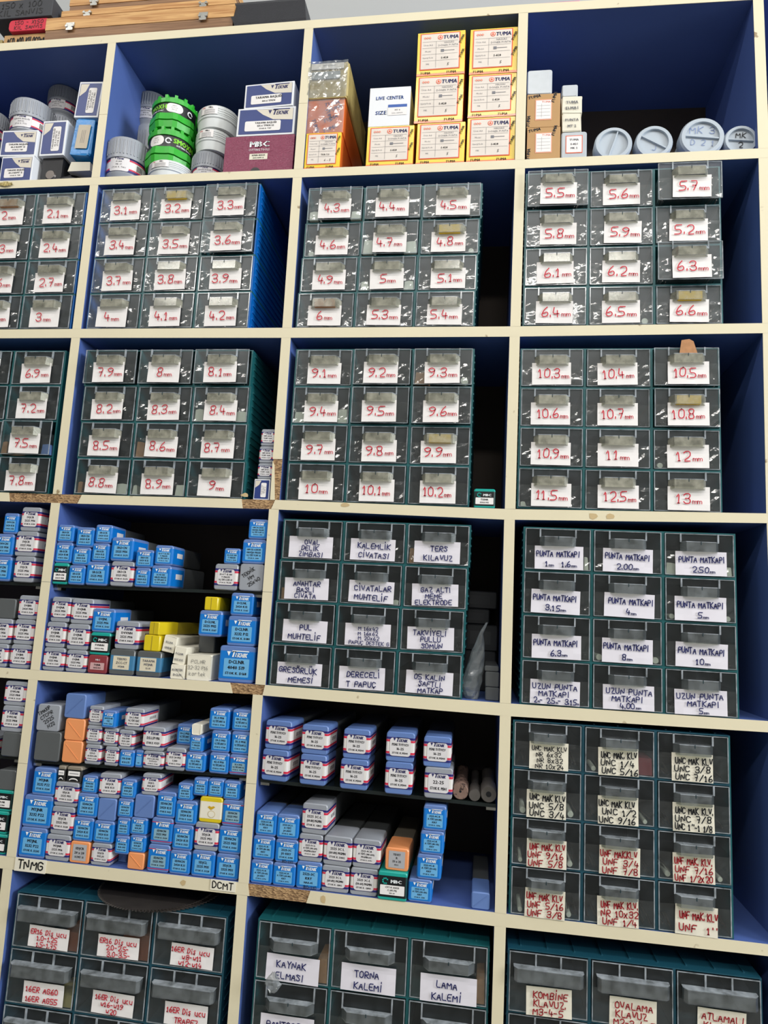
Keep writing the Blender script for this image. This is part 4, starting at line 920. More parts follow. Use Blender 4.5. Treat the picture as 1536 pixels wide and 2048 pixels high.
boxes('fourth-row second cubby floor', 'boxes on the second fourth-row shelf', surf(4), W(4, 0) + T_, W(4, 1), '''
W 83 1294 131 1346 | DVJNR/2525 M16/STOK K. D155
W 129 1299 175 1350 | DVJNR/2525 M16/STOK K. D155
N 173 1309 216 1352 | TVJNR/16X16 K11
T 216 1297 271 1354 | TERMO/ZCC-CT/MTJNR
T 270 1301 324 1358 | TARAMA/MTJNR/32-35
E 340 1328 371 1358 y=.002 | KORTEK/DCLN
E 370 1308 424 1362 L=.11 | ~PCLNR/~32-32 P16/~kortek
B 435 1290 511 1367 | DCLNR/4040 S19/STOK K. D168
W 89 1243 133 1295 | DVJNR/2525 M16/STOK K. D155
W 132 1247 180 1299 | DVJNR/2525 M16/STOK K. D155
M 178 1264 222 1309 | TVNNN/25X25 M16
W 228 1241 280 1298 | DVVNN/2525 M16/STOK K. D165-2
Y 286 1269 322 1301
E 321 1271 350 1305 r=10 y=.010 | ISCAR/GHDR
E 344 1293 376 1327 r=6 y=.004 | PCLNR/2525 K12
G 391 1269 431 1309 y=.06
B 453 1231 514 1292 | DCLNR/3232 P12/STOK K. D184
W 100 1193 143 1243 | DVJNR/2525 M16/STOK K. D155
W 140 1196 188 1247 | DVJNR/2525 M16/STOK K. D160
B 182 1216 231 1266 | DVJNL/2525 M16/STOK K. D161
Y 295 1243 321 1270 w=-14 L=.13
B 396 1220 445 1271 | DCLNL/2525 M12/STOK K. D167
B 460 1185 508 1231 | DCLNL/2020 K12/STOK K. D165
Y 408 1193 437 1220
''')
g41 = gl('41', .022, .437)
boxes('fifth-row first cubby glass', 'boxes on the far-left fifth-row glass', lambda x: -.2471, None, W(5, 0), '''
G 0 1463 43 1515
W 0 1410 49 1465 | DWLNL/2525 M08/STOK K. D219
W 6 1361 56 1411 | DWLNL/2525 M08/STOK K. D219
W -36 1378 6 1412 y=.012 | DWLNR/2525 M08
''')
boxes('fifth-row first cubby floor', 'boxes on the far-left fifth-row shelf', surf(5), None, W(5, 0), '''
M -30 1666 15 1714 | MWLNR/25X25 M08
M -28 1620 18 1667 | MCLNR/25X25 M08
M -22 1578 27 1621 | MWLNR/25X25 M08
G -8 1538 33 1580
''')
boxes('fifth-row second cubby glass', 'boxes on the second fifth-row glass', g41, W(5, 0) + T_, W(5, 1), '''
G 66 1461 123 1522
O 122 1480 166 1526
W 168 1488 203 1527 | S20-D/16 K20 L150/STOK K. K018
W 208 1492 238 1528 | S16-D08/K11 L75/STOK K. K014
B 237 1499 269 1533 | S16-D08/K11 L75
B 269 1500 287 1534 y=.006 | L84
W 284 1501 329 1543 | D25-L160 M12/TUTUCU/STOK K. VT014
W 329 1494 373 1546 | D25 20 M12/L160/STOK K. VT054
B 368 1503 412 1550 | 32-2 M16/UÇ TİPİ APKT 16/STOK K. VT082
B 417 1504 459 1551 | 42-4 M16/UÇ TİPİ APKT 16/STOK K. VT008
R 457 1508 498 1553 | 35-4 M16/UÇ TİPİ APKT 16/STOK K. VT086
H 71 1407 122 1462 | TIMAXIP/CTCPR/2525/H22
O 127 1436 171 1481
W 171 1450 204 1487 | S16-D08/K11 L75/STOK K. K014
W 205 1455 237 1492 | S16-D08/K20 L84/STOK K. K017
W 235 1459 269 1502 | S16-D08/K20 L84/STOK K. K017
W 283 1452 331 1503 | D32-L179 M16/STOK K. VT029
B 352 1447 387 1492 y=.03 | 20-2 M12/UÇ TİPİ APKT/STOK K. VT020
B 378 1469 407 1504 | 12-1-20-A12/T FREZE/STOK K. TAP23
B 421 1460 461 1505 | 20-3 M12/UÇ TİPİ APKT 10/STOK K. VT108
B 461 1462 501 1508 | 35-3 M16/UÇ TİPİ ROMT 12/STOK K. VT026
K 126 1386 174 1437 L=.24 w=-4
W 176 1411 209 1449 | S16-D08/K11 L75/STOK K. K014
B 201 1420 233 1454 y=.000 | 16X25-40/UÇ/STOK K. KD01
W 248 1415 289 1458 | 20-2 M10/UÇ TİPİ SEKİ/STOK K. VT086
E 383 1448 403 1470 L=.10
B 417 1415 460 1460 | 35-3 M16/UÇ TİPİ APKT 16/STOK K. VT106
B 463 1418 503 1463 | 40-5 M16/UÇ TİPİ APKT 16/STOK K. VT101
''')
boxes('fifth-row second cubby floor', 'boxes on the second fifth-row shelf', surf(5), W(5, 0) + T_, W(5, 1), '''
B 31 1652 95 1718 | MTJNL/3232 P22/STOK K. D205
W 88 1667 142 1726 | MTJNR/2525 M16/STOK K. D194
Q 137 1681 181 1730 | SDJCR/20 x 20/SCMT 11
W 180 1685 227 1734 | SDJCR/1212 J11/STOK K. D222
K 231 1699 255 1732 y=.03
O 253 1704 289 1742
R 293 1687 341 1743 | SDNCN/2525 M11/STOK K. D124
B 337 1699 382 1750 | SDNCN/2020 K11/STOK K. D123
B 381 1699 431 1757 | SDJCL/2525 M11/STOK K. D228
B 430 1706 479 1761 | SDJCR/2525 M11/STOK K. D226
B 42 1588 107 1656 | MTJNR/3232 P22/STOK K. D204
W 99 1611 150 1668 | SDJCR/2525 M11/STOK K. D228
B 144 1633 188 1682 | SDNCN/2020 K11/STOK K. D123
B 185 1640 229 1686 | SDNCN/2020 K11/STOK K. D123
B 229 1665 260 1700 | SDNCN/1616 H11/STOK K. D119
B 258 1669 292 1705 | SDNCN/1616 J07/STOK K. D112
R 300 1634 349 1687 | SDNCN/2525 M11/STOK K. D124
B 341 1648 387 1700 | SDNCN/2020 K11/STOK K. D123
W 387 1643 440 1701 | SDJCR/2525 M11/STOK K. D228
B 434 1651 485 1709 | SDNCN/2525 M11/STOK K. D124
B 63 1534 113 1590 | MTJNR/3232 P22/STOK K. D204
W 107 1562 160 1613 | SDJCR/2525 M11/STOK K. D228
B 151 1585 198 1634 | SDNCN/2020 K11/STOK K. D123
K 193 1595 234 1641
B 233 1632 261 1666 | SDNCR/1616 H11/STOK K. D119
B 259 1634 295 1670 | SDJCR/1616 J07/STOK K. D229
K 267 1588 310 1633
B 312 1582 353 1631 | SDNCN/2020 K11/STOK K. D123
B 349 1600 395 1648 | SDNCN/2020 K11/STOK K. D123
J 397 1592 446 1643
R 443 1599 488 1650 | SDNCN/2525 M11/STOK K. D124
Z 114 1531 132 1563 L=.10
Z 132 1532 165 1564 L=.12
B 162 1550 196 1587 | SDNCN/1616 H11/STOK K. D108
W 197 1545 243 1594 w=4 | SDJCR/1616 K11/STOK K. D224
B 240 1557 273 1596 | SDNCR/1616 J07/STOK K. D117
B 234 1596 267 1632 | SDNCN/1616 J07/STOK K. D117
W 283 1546 323 1587 w=3 | SDJCL/1616 J07/STOK K. D229
B 354 1565 387 1601 | SDNCN/1616 H09/STOK K. D118
B 385 1555 417 1592 | SDNCN/1616 H11/STOK K. D119
B 414 1557 448 1595 | SDNCN/1616 H11/STOK K. D119
B 446 1561 481 1598 | SDNCN/1616 H11/STOK K. D108
''')
g42 = lambda x: -.2469 + (-.2535 + .2469) * (x - .462) / .41
boxes('fifth-row third cubby glass', 'collet holder boxes on the third fifth-row glass', g42, W(5, 1) + T_, W(5, 2), '''
P 521 1497 578 1561 L=.20 w=-6 | PENS TUTUCU/16-25/STOK K.M300
P 598 1507 654 1568 L=.20 w=-4 | PENS TUTUCU/16-25/STOK K.M300
P 679 1516 737 1578 L=.20 w=-2 | PENS TUTUCU/16-25/STOK K.M300
P 769 1522 826 1586 L=.20 | PENS TUTUCU/16-25/STOK K.M300
W 848 1533 906 1595 L=.20 | 22-25/STOK K. M301
P 528 1439 585 1501 L=.20 w=-6 | PENS TUTUCU/16-25/STOK K.M300
P 601 1448 658 1510 L=.20 w=-4 | PENS TUTUCU/16-25/STOK K.M300
P 685 1456 741 1519 L=.20 w=-2 | PENS TUTUCU/16-25/STOK K.M300
P 771 1462 830 1526 L=.20 | PENS TUTUCU/16-25/STOK K.M300
P 846 1471 903 1536 L=.20 | PENS TUTUCU/16-25/STOK K.M300
''')
boxes('fifth-row third cubby floor', 'boxes on the third fifth-row shelf', surf(5), W(5, 1) + T_, W(5, 2), '''
B 499 1718 546 1771 L=.20 | 2525-3C-R/A TİPİ (50-60)/JO-KRY/STOK K. D796
B 544 1724 592 1777 L=.20 | 2525-4C-R/A TİPİ (60-80)/KRY/STOK K. D796
B 591 1721 645 1782 L=.20 | 2525-3C/KRY/NAA-05/^80-110
W 641 1729 699 1793 L=.20 | 2525 3C L/(60-80) MGMN/STOK K. G802
W 699 1734 756 1798 L=.20 | 2525 3C-L/(50-60) MGMN/STOK K. G800
M 754 1741 815 1811 L=.18 y=-.002 | CYT K 25X25/C (45-70)/NO: 54
B 815 1756 864 1811 L=.18 | 2525-3C-R/A TİPİ (110-150)/KRY/STOK K. G780
K 942 1783 980 1824 L=.18
B 504 1670 550 1721 L=.20 | 2525-3C-R/A TİPİ (80-110)/KRY/STOK K. D784
B 549 1677 597 1728 L=.20 | 2525-3C/JO KRY/STOK K. D780/^80-110
W 596 1666 646 1723 L=.20 | 2525-5C-L/A TİPİ (140-600)/MGMN-KRY/STOK K. G819
W 645 1670 705 1734 L=.22 w=-3 | 2525 3C L/(60-80) MGMN/STOK K. D802
W 704 1676 762 1739 L=.22 w=-2 | 2525-4C-R/A TİPİ (140-600)/MGMN-01/STOK K. D791
Q 769 1694 818 1749 L=.19 w=-2 | TDXT/R/25 x 25/K2C
B 833 1707 883 1764 L=.16 | 2525-4C-R/A TİPİ (50-60)/KRY/STOK K. G787
B 510 1621 556 1674 L=.20 | 2525-5C-R/A TİPİ (140-150)/KRY/STOK K. G790
B 551 1627 599 1680 L=.20 | 2525-4C-L/A TİPİ/JO-KRY/STOK K. 5802
W 602 1605 656 1668 L=.22 w=-3 | 2525 3C-L/(60-80) MGMN/STOK K. G802
B 840 1660 888 1712 L=.16 | 2525-6C-R/A TİPİ (80-110)/KRY/STOK K. G790
B 846 1609 893 1662 L=.16 | 2525-4C-R/A TİPİ (60-80)/KRY/STOK K. G786
''')
boxes('fourth row third cubby', 'boxes beside the navy-lettered cabinet', surf(4), W(4, 1) + T_, W(4, 2), '''
G 970 1374 1000 1404 y=.02
G 970 1343 999 1375 y=.02
G 969 1331 998 1345 y=.02
''')

# ---------------------------------------------------------------- round tubs
def wrapT(r, a0=0):
    def T(p):
        a = p[0] / r + a0; rr = r - p[1]; return (rr * math.sin(a), -rr * math.cos(a), p[2])
    return T
def band(mb, r, z0, z1, m, a0=-1.6, a1=1.6, n=22):
    V = [(r * math.sin(a0 + (a1 - a0) * i / n), -r * math.cos(a0 + (a1 - a0) * i / n), z) for z in (z0, z1) for i in range(n + 1)]
    mb.add(V, [(i, i + 1, n + 2 + i, n + 1 + i) for i in range(n)], m)
def tub(kind, cx, yc, z0, r, h, label, yaw=0, tilt=0, text=()):
    b = MB(); o = None
    if kind == 'grey':
        hb = h * .60
        b.lathe([(r * .80, 0), (r * .84, .001), (r * .84, h * .10), (r * .93, h * .16), (r * .93, h * .22), (r * .86, h * .25), (r * .90, hb)], GREY, 32); o = b.obj('plastic_tub', smooth=True)
        l = MB(); l.lathe([(r, h * .52), (r, h * .97), (r * .97, h), (r * .6, h)], GREY, 32)
        for k in range(40):
            a = 2 * math.pi * k / 40; l.rings([[((r + e) * math.sin(a + d), -(r + e) * math.cos(a + d), z) for e, d in ((-.0005, -.028), (.0012, -.02), (.0012, .02), (-.0005, .028))] for z in (h * .60, h * .93)], GREY)
        l.obj('lid', o, smooth=True)
        s = MB(); R = r * .935; band(s, R, h * .20, h * .55, BWHITE)
        band(s, R + .0003, h * .20, h * .25, BNAVY); band(s, R + .0003, h * .25, h * .285, BRED); band(s, R + .0003, h * .49, h * .55, BNAVY); band(s, R + .0003, h * .455, h * .49, BRED); s.obj('label_band', o)
        p = MB(); T = wrapT(R + .0006, .12); w = r * .95; rrect(p, 0, h * .375, w, h * .34, h * .05, 0, LAB, T=T); T2 = wrapT(R + .0009, .12)
        logo(p, w * .05, h * .46, w * .4, 0, INKN, T=T2)
        for q, t in enumerate(text or ('TARAMA BAŞLIĞI', 'Ø63-22', 'STOK K. T120')): type_(p, t, 0, h * (.40 - .065 * q), h * .036, 0, INK, wmax=w * .85, T=T2)
        for k in range(5):
            T3 = wrapT(R + .0006, 1.02 + .07 * k); rrect(p, 0, h * .36, r * .035, h * .13, .0003, 0, INK, n=1, T=T3)
        p.obj('sticker', o)
    elif kind == 'green':
        def oct_(z0_, z1_, r0, r1, n=8):
            P = []
            for i in range(n * 4):
                a = 2 * math.pi * i / (n * 4); k = 1 - .05 * (i % 4 in (0, 1)); P.append((a, k))
            return [[(r0 * k * math.sin(a), -r0 * k * math.cos(a), z0_) for a, k in P], [(r1 * k * math.sin(a), -r1 * k * math.cos(a), z1_) for a, k in P]]
        b.lathe([(r * .86, h * .2), (r * .9, h * .25), (r * .9, h * .85)], GREEN, 32)
        b.rings(oct_(0, h * .18, r * .95, r), GREEN); b.rings(oct_(h * .22, h * .42, r * 1.0, r * .97), GREEN); o = b.obj('plastic_tub')
        l = MB(); l.lathe([(r * .96, h * .74), (r * .97, h * .86), (r * .86, h * .90), (r * .5, h * .90)], GREEN, 32)
        for k in range(14):
            a = 2 * math.pi * k / 14; l.rings([[((r * .86 + e) * math.sin(a + d), -(r * .86 + e) * math.cos(a + d), z) for e, d in ((-.006, -.09), (.002, -.07), (.002, .07), (-.006, .09))] for z in (h * .84, h * .995)], GREEN)
        l.rings([[(r * .82 * math.sin(2 * math.pi * i / 24), -r * .82 * math.cos(2 * math.pi * i / 24), z) for i in range(24)] for z in (h * .88, h * .96)], GREEN); l.obj('lid', o)
        s = MB(); R = r * .915; band(s, R, h * .42, h * .76, MBLK); s.obj('label_band', o)
        p = MB(); T = wrapT(R + .0004, .42 if not text else -.25); T2 = wrapT(R + .0008, .42 if not text else -.25)
        rrect(p, 0, h * .59, r * .70, h * .27, min(r * .34, h * .13), 0, PAPER, T=T)
        for q in range(3): type_(p, ('SMXT', 'IC 7-C12', 'F90-12')[q], 0, h * (.64 - .06 * q), h * .035, 0, INKG, T=T2)
        T3 = wrapT(R + .0006, -.45 if not text else 1.05); type_(p, 'SMOXH', 0, h * .55, h * .14, 0, mat('lime_ink', (130, 210, 40), .5), T=T3, bold=.08, xs=1.1, wmax=r * .95); type_(p, 'CUTTING TOOLS', 0, h * .48, h * .045, 0, INKW, T=T3, bold=.05, wmax=r * .7)
        T4 = wrapT(R + .0006, 1.15 if not text else .32); V = []
        for a0_, a1_ in ((0, 5.6),):
            n = 14; V = [(r * .13 * math.cos(a) , 0, h * .59 + r * .13 * math.sin(a)) for a in [a0_ + (a1_ - a0_) * i / n for i in range(n + 1)]] + [(r * .08 * math.cos(a), 0, h * .59 + r * .08 * math.sin(a)) for a in [a0_ + (a1_ - a0_) * i / n for i in range(n + 1)]]
            p.add([T4(v) for v in V], [(i, i + 1, n + 2 + i, n + 1 + i) for i in range(n)], INKW)
        p.obj('sticker', o)
    else:
        b.lathe([(r * .86, 0), (r * .93, h * .02), (r * .95, h * .42), (r * .99, h * .46), (r * .99, h * .56), (r * .94, h * .6), (r * .94, h * .7)], JWHITE, 32); o = b.obj('plastic_tub', smooth=True)
        l = MB(); l.lathe([(r, h * .56), (r, h * .95), (r * .95, h), (r * .5, h)], JWHITE, 32)
        for q in range(3): l.lathe([(r + .0002, h * (.62 + .1 * q)), (r + .0007, h * (.63 + .1 * q)), (r + .0002, h * (.64 + .1 * q))], JWHITE, 32, cap0=False, cap1=False)
        l.obj('lid', o, smooth=True)
        p = MB(); T = wrapT(r + .0009, -.12); T2 = wrapT(r + .0013, -.12); rrect(p, 0, h * .74, r * .9, h * .36, .0006, 0, PAPER, T=T)
        type_(p, 'YG', -r * .26, h * .82, h * .075, 0, mat('red_ink', (206, 50, 50), .5), T=T2, bold=.06); type_(p, 'MILL', r * .12, h * .82, h * .075, 0, INK, T=T2, bold=.06)
        for q in range(4): rrect(p, r * .05, h * (.76 - .05 * q), r * .55, h * .012, .0001, 0, INKG, n=1, T=T2)
        rrect(p, -r * .40, h * .74, r * .02, h * .34, .0001, 0, INKN, n=1, T=T2); p.obj('sticker', o)
    o.location = (cx, yc, z0); o.rotation_euler = (tilt, 0, yaw); tag(o, label, 'tub', 'round tubs in the top row'); return o
def tubpx(kind, x0, x1, ytop, yfront, zsup, label, **kw):
    c = aty((x0 + x1) / 2, ytop + 30, yfront + .03); a, b_ = aty(x0, ytop + 30, yfront + .03), aty(x1, ytop + 30, yfront + .03)
    r = (b_[0] - a[0]) / 2 * .97; zt = float(aty((x0 + x1) / 2, ytop, yfront)[2]); h = kw.pop('h', None) or zt - zsup
    tub(kind, float(c[0]), yfront + r, zsup, r, h, label, **kw); return zsup + h
s0 = surf(1)
z = s0(.05) + .0003
tubpx('grey', 211, 291, 271, .006, z, 'short grey tub with striped label alone at the front, beside the divider', text=('ISCAR', 'MK 37', 'STOK K. T401'))
zz = tubpx('grey', 268, 330, 247, .12, z, 'lower grey tub at the back behind the green tubs'); tubpx('grey', 273, 333, 180, .12, zz + .0006, 'upper grey tub at the back, above the green tubs\' left shoulder')
zz = tubpx('white', 292, 379, 317, .006, z, 'white tub at the bottom, under the two green tubs'); zz = tubpx('green', 289, 382, 247, .010, zz + .0006, 'lower green tub with black band, standing on a white tub', text=('a',)); tubpx('green', 297, 389, 184, .014, zz + .0006, 'upper green tub with black band, topmost of its stack')
zz = tubpx('grey', 384, 450, 300, .03, z, 'grey striped tub under two white tubs, beside the maroon box'); zz = tubpx('white', 390, 462, 255, .026, zz + .0006, 'middle white tub of the stack beside the maroon box'); tubpx('white', 392, 474, 208, .022, zz + .0006, 'upper white tub, topmost of the stack beside the maroon box')
# far-left top cubby: tubs on boxes
def top_at(x, grp_min=.0):
    z = s0(x)
    for o in SC.collection.objects:
        if o.name.startswith(('card_box', 'holder_box')) and o.parent is None and abs(o.location.x - x) < .03 and o.location.z > .9:
            z = max(z, o.location.z + max(v.co.z for v in o.data.vertices))
    return z
zb = top_at(float(aty(40, 285)[0]))
tubpx('grey', 20, 97, 192, .012, zb + .001, 'grey striped tub standing on two navy card boxes', tilt=0)
zz = s0(-.1) + .0003
zk = tubpx('grey', 93, 153, 290, .10, zz, 'lowest grey tub hidden behind the upright navy box'); zk = tubpx('grey', 93, 153, 226, .10, zk + .0006, 'middle grey tub behind the upright navy box'); tubpx('grey', 98, 158, 167, .10, zk + .0006, 'grey tub on top of the stack behind the upright navy box')
tubpx('grey', -42, 12, 215, .03, zb + .001, 'grey tub cut off by the picture edge', tilt=0)
# face mills and clamps under the navy box
def lump(name, x, yc, z, r, h, m, label, cat, teeth=6, grp='milling cutters'):
    b = MB(); n = 36; rs = []
    for zz_, k in ((0, .9), (h * .15, 1), (h * .55, 1), (h * .6, .7), (h, .62)):
        rs.append([((r * k) * math.sin(2 * math.pi * i / n) * (1 - (.10 if (i * teeth // n) * n // teeth == i and zz_ < h * .58 else 0)), -(r * k) * math.cos(2 * math.pi * i / n), zz_) for i in range(n)])
    b.rings(rs, m); o = b.obj(name, smooth=True, loc=(x, yc, z)); tag(o, label, cat, grp)
    s = MB()
    for k in range(teeth):
        a = 2 * math.pi * (k + .5) / teeth; c, q = math.sin(a), -math.cos(a); s.box(r * c * .98 - .004, r * c * .98 + .004, r * q * .98 - .002, r * q * .98 + .002, h * .1, h * .42, STEEL)
    s.obj('insert', o); return o
x = float(aty(140, 340, .03)[0]); lump('milling_cutter', x, .055, zz, .038, .030, DARKM, 'black round milling cutter lying under the blue wrapped packet', 'cutter', grp=None)
c_ = rect(78, 240, 136, 312, y=.012); x, zc, w, h = c_
zs = s0(x) + .052
b = MB(); b.box(-w * .42, w * .42, .0, .09, 0, zc - h / 2 - s0(x) - .001, DARKM); o = b.obj('steel_block', loc=(x, .02, s0(x) + .0003)); tag(o, 'dark steel holder block under the upright navy box', 'tool')
e_ = MB(); e_.lathe([(.010, -.004), (.012, 0)], DSTEEL, 16, .0, 0, .022, axis='y'); e_.obj('screw', o)
bx = build_box('D', w, h, .10, ['TARAMA BAŞLIĞI', '45-4 SOMX 05', 'STOK K.T280']); bx.location = (x, .012, zc - h / 2); tag(bx, 'upright navy and white card box over a dark steel block', 'box', 'boxes in the far-left top cubby')
x, zc, w, h = rect(138, 238, 187, 311, y=.010)
b = MB(); rs = []
for y in (0, .004, .05, .09): rs.append([(px * (1 if y else .93) + random.uniform(-.002, .002), y + random.uniform(-.001, .001), pz + random.uniform(-.0015, .0015)) for px, pz in section(w, h, .004, 3)])
b.rings(rs[::-1], SKIN); o = b.obj('wrapped_packet', loc=(x, .010, zc - h / 2), rot=(0, math.radians(4), 0)); tag(o, 'crumpled bright blue wrapped packet with beige sticker, beside the divider', 'packet')
p = MB(); rrect(p, w * .05, h * .50, w * .62, h * .66, .002, -.0024, mat('beige_sticker', (190, 178, 158), .5))
for k in range(3): rrect(p, w * (-.02 + .08 * k), h * .5, .0006, h * .36, .0001, -.0027, INKG, n=1)
p.obj('sticker', o)
zt = zc + h / 2
for k, (xx, ww) in enumerate(((x - .004, .022), (x + .016, .014))):
    b = MB(); b.box(-ww / 2, ww / 2, 0, .05, 0, .034, PAPERC if k == 0 else DARKM); b.box(-ww / 2 - .001, ww / 2 + .001, .004, .048, .034, zc - h / 2 - s0(xx) - .001, DARKM); o = b.obj('tool_block', loc=(xx, .022 + k * .002, s0(xx) + .0003)) if False else None
x, zc, w, h = rect(149, 162, 206, 236, y=.012)
bx = build_box('D', w, h, .10, ['TARAMA BAŞLIĞI', '40-2 LMDX 63', 'STOK K. T086']); bx.location = (x - .002, .012, max(zc - h / 2, zt + .001)); bx.rotation_euler = (0, math.radians(3), 0); tag(bx, 'upright navy card box on top of the blue wrapped packet', 'box', 'boxes in the far-left top cubby')
b = MB(); b.box(-.024, .024, 0, .07, 0, zt - h - s0(x) + .004, DARKM); b = MB()
b.rings([[(-.026, 0, 0), (.026, 0, 0), (.026, .07, 0), (-.026, .07, 0)], [(-.020, 0, .022), (.024, 0, .020), (.024, .07, .020), (-.020, .07, .022)]], PAPERC)
# crumpled wrap over the milling cutter carries the packet
o = b.obj('crumpled_paper', loc=(float(aty(160, 322, .02)[0]), .02, s0(-.05) + .031)); tag(o, 'scrap of cream paper under the blue wrapped packet', 'paper')

# ---------------------------------------------------------------- lidded round tins lying on their sides
def cup(cu, cv, rpx, text, label, roll=0, r2=0):
    c = aty(cu, cv, .02); r = rpx * 1.0 / 1367 * (1.0 / 1) * np.linalg.norm(c - CC) * 1.0; r = float(abs(aty(cu + rpx, cv, .02)[0] - aty(cu - rpx, cv, .02)[0]) / 2)
    b = MB(); b.lathe([(r * .90, .028), (r * .90, .12), (r * .8, .125)], LIDG, 36, axis='y'); o = b.obj('round_tin', smooth=True)
    l = MB(); l.lathe([(r * .74, .0045), (r * .76, .0), (r * .93, .0), (r, .004), (r, .026), (r * .92, .028)], LIDG, 40, axis='y', cap0=True)
    cr, sr = math.cos(roll), math.sin(roll); t = r * .05
    for s_ in (1,):
        l.rings([[(q * cr - k * sr, y, q * sr + k * cr) for q, k, y in ((s * r * .75, -t, .0045), (s * r * .75, t, .0045), (s * r * .75, t * .6, .0008), (s * r * .75, -t * .6, .0008))] for s in (-1, 1)], LIDG)
    l.obj('lid', o, smooth=True)
    if text:
        p = MB()
        for q, (s, zz_, hh, m) in enumerate(text): pen(p, s, 0, zz_ * r, hh * r, .0036, m, .14 if m is BLACK else .08, wmax=r * 1.1, rot=-.08)
        p.obj('handwriting', o)
    z = s0(float(c[0])) + r + .0005; 
    o.location = (float(c[0]), .014, z); tag(o, label, 'tin', 'round grey tins'); return o
PEN = mat('faint_blue_pen', (110, 130, 180), .6)
cup(1226, 284, 38, [], 'round grey tin lying down, with a steep ridge across its blank lid', roll=1.25)
cup(1307, 282, 38, [('J', -.45, .3, PEN)], 'round grey tin whose ridge slants downwards, beside the MK3 tin', roll=-.55)
cup(1403, 262, 45, [('MK 3', .22, .34, PEN), ('D 2 1', -.40, .28, PEN)], 'large round grey tin with faint MK3 pencilled on its lid', roll=-.14)
cup(1480, 272, 34, [('MK', .22, .34, BLACK), ('2', -.48, .36, BLACK)], 'small round grey tin with bold black MK 2 on its lid', roll=-.12)
# ---------------------------------------------------------------- orange wrapped box and film-wrapped box above the small yellow one
base = [o for o in SC.collection.objects if o.name.startswith('card_box') and o.parent is None and abs(o.location.x - float(aty(644, 300)[0])) < .02][0]
zt = base.location.z + max(v.co.z for v in base.data.vertices)
x, zc, w, h = rect(609, 192, 690, 263, y=.003)
b = MB(); prism(b, w, h, 0, .21, .001, OCARD, bev=.001); o = b.obj('card_box', loc=(x, .006, zt + .0004)); tag(o, 'orange card box in shiny film, between a yellow box and a film-wrapped box', 'box', 'boxes in the third top cubby')
p = MB()
for k in range(6): type_(p, 'TUMA', random.uniform(-.3, .3) * w, h * (.08 + .15 * k), h * .11, -.0006, mat('violet_ink', (110, 50, 120), .4), rot=random.choice((.4, .2, -1.2)), shear=.2, bold=.06, wmax=w * .4)
V = [(-w / 2 + w * i / 8, -.0012 - random.uniform(0, .0014), h * j / 6) for j in range(7) for i in range(9)]
p.add(V, [(j * 9 + i, j * 9 + i + 1, j * 9 + i + 10, j * 9 + i + 9) for j in range(6) for i in range(8)], BAG); p.obj('film_wrapping', o)
zt += .0004 + h
x, zc, w, h = rect(613, 108, 700, 187, y=.003)
b = MB(); rs = []
for y in (0, .003, .06, .13, .21): rs.append([(px * (.98 if y else .90) + random.uniform(-.0016, .0016), y, max(0.0006, pz * (1 if y else .95) + random.uniform(-.0016, .0016))) for px, pz in section(w, h, .006, 4)])
b.rings(rs[::-1], KRAFTW); o = b.obj('wrapped_box', loc=(x, .004, zt + .0006)); tag(o, 'long box in crinkled golden wrapping with a white slip, topmost above the orange box', 'box', 'boxes in the third top cubby')
p = MB(); rrect(p, -w * .02, h * .86, w * .8, h * .16, .001, -.0022, PAPER); type_(p, 'MT 6 REV', w * .02, h * .85, h * .05, -.0026, INKG); rrect(p, -w * .05, h * .62, w * .7, h * .2, .001, -.0022, mat('dull_silver', (140, 146, 150), .3, metal=.4)); p.obj('sticker', o)
p = MB(); V = [(-w * .48 + w * .96 * i / 12, -.0030 - random.uniform(0, .0022), .001 + (h - .002) * j / 10) for j in range(11) for i in range(13)]
p.add(V, [(j * 13 + i, j * 13 + i + 1, j * 13 + i + 14, j * 13 + i + 13) for j in range(10) for i in range(12)], BAG); p.obj('film_wrapping', o)

# ---------------------------------------------------------------- steel arbors lying on the third glass shelf
for (u, v, rp, m, hole, lab) in ((921, 1579, 17, RUST, .15, 'largest rusty-faced round bar beside the grey box on the glass shelf'), (949, 1593, 12.5, BARM, 0, 'thin dark round bar between two thicker bars'), (977, 1592, 17.5, BARM, .34, 'thick dark hollow bar beside the divider on the glass shelf')):
    c = aty(u, v, .02); r = float((aty(u + rp, v, .02)[0] - aty(u - rp, v, .02)[0]) / 2) * .94; b = MB(); L = .17; zc_ = g42(float(c[0])) + r + .0005
    if hole: b.lathe([(r * hole, .02), (r * hole, .0006), (r * .9, 0), (r, .002), (r, .05), (r * .8, .055), (r * .8, L)], m, 28, axis='y')
    else: b.lathe([(r * .92, 0), (r, .002), (r, .05), (r * .7, .055), (r * .7, L)], m, 24, axis='y')
    o = b.obj('steel_bar', loc=(float(c[0]), .012, zc_), smooth=True); tag(o, lab, 'steel bar', 'round bars')
    if hole:
        h_ = MB(); h_.lathe([(r * hole * .98, .0004), (r * hole * .98, .0006)], MBLK, 16, axis='y'); h_.obj('bore', o)

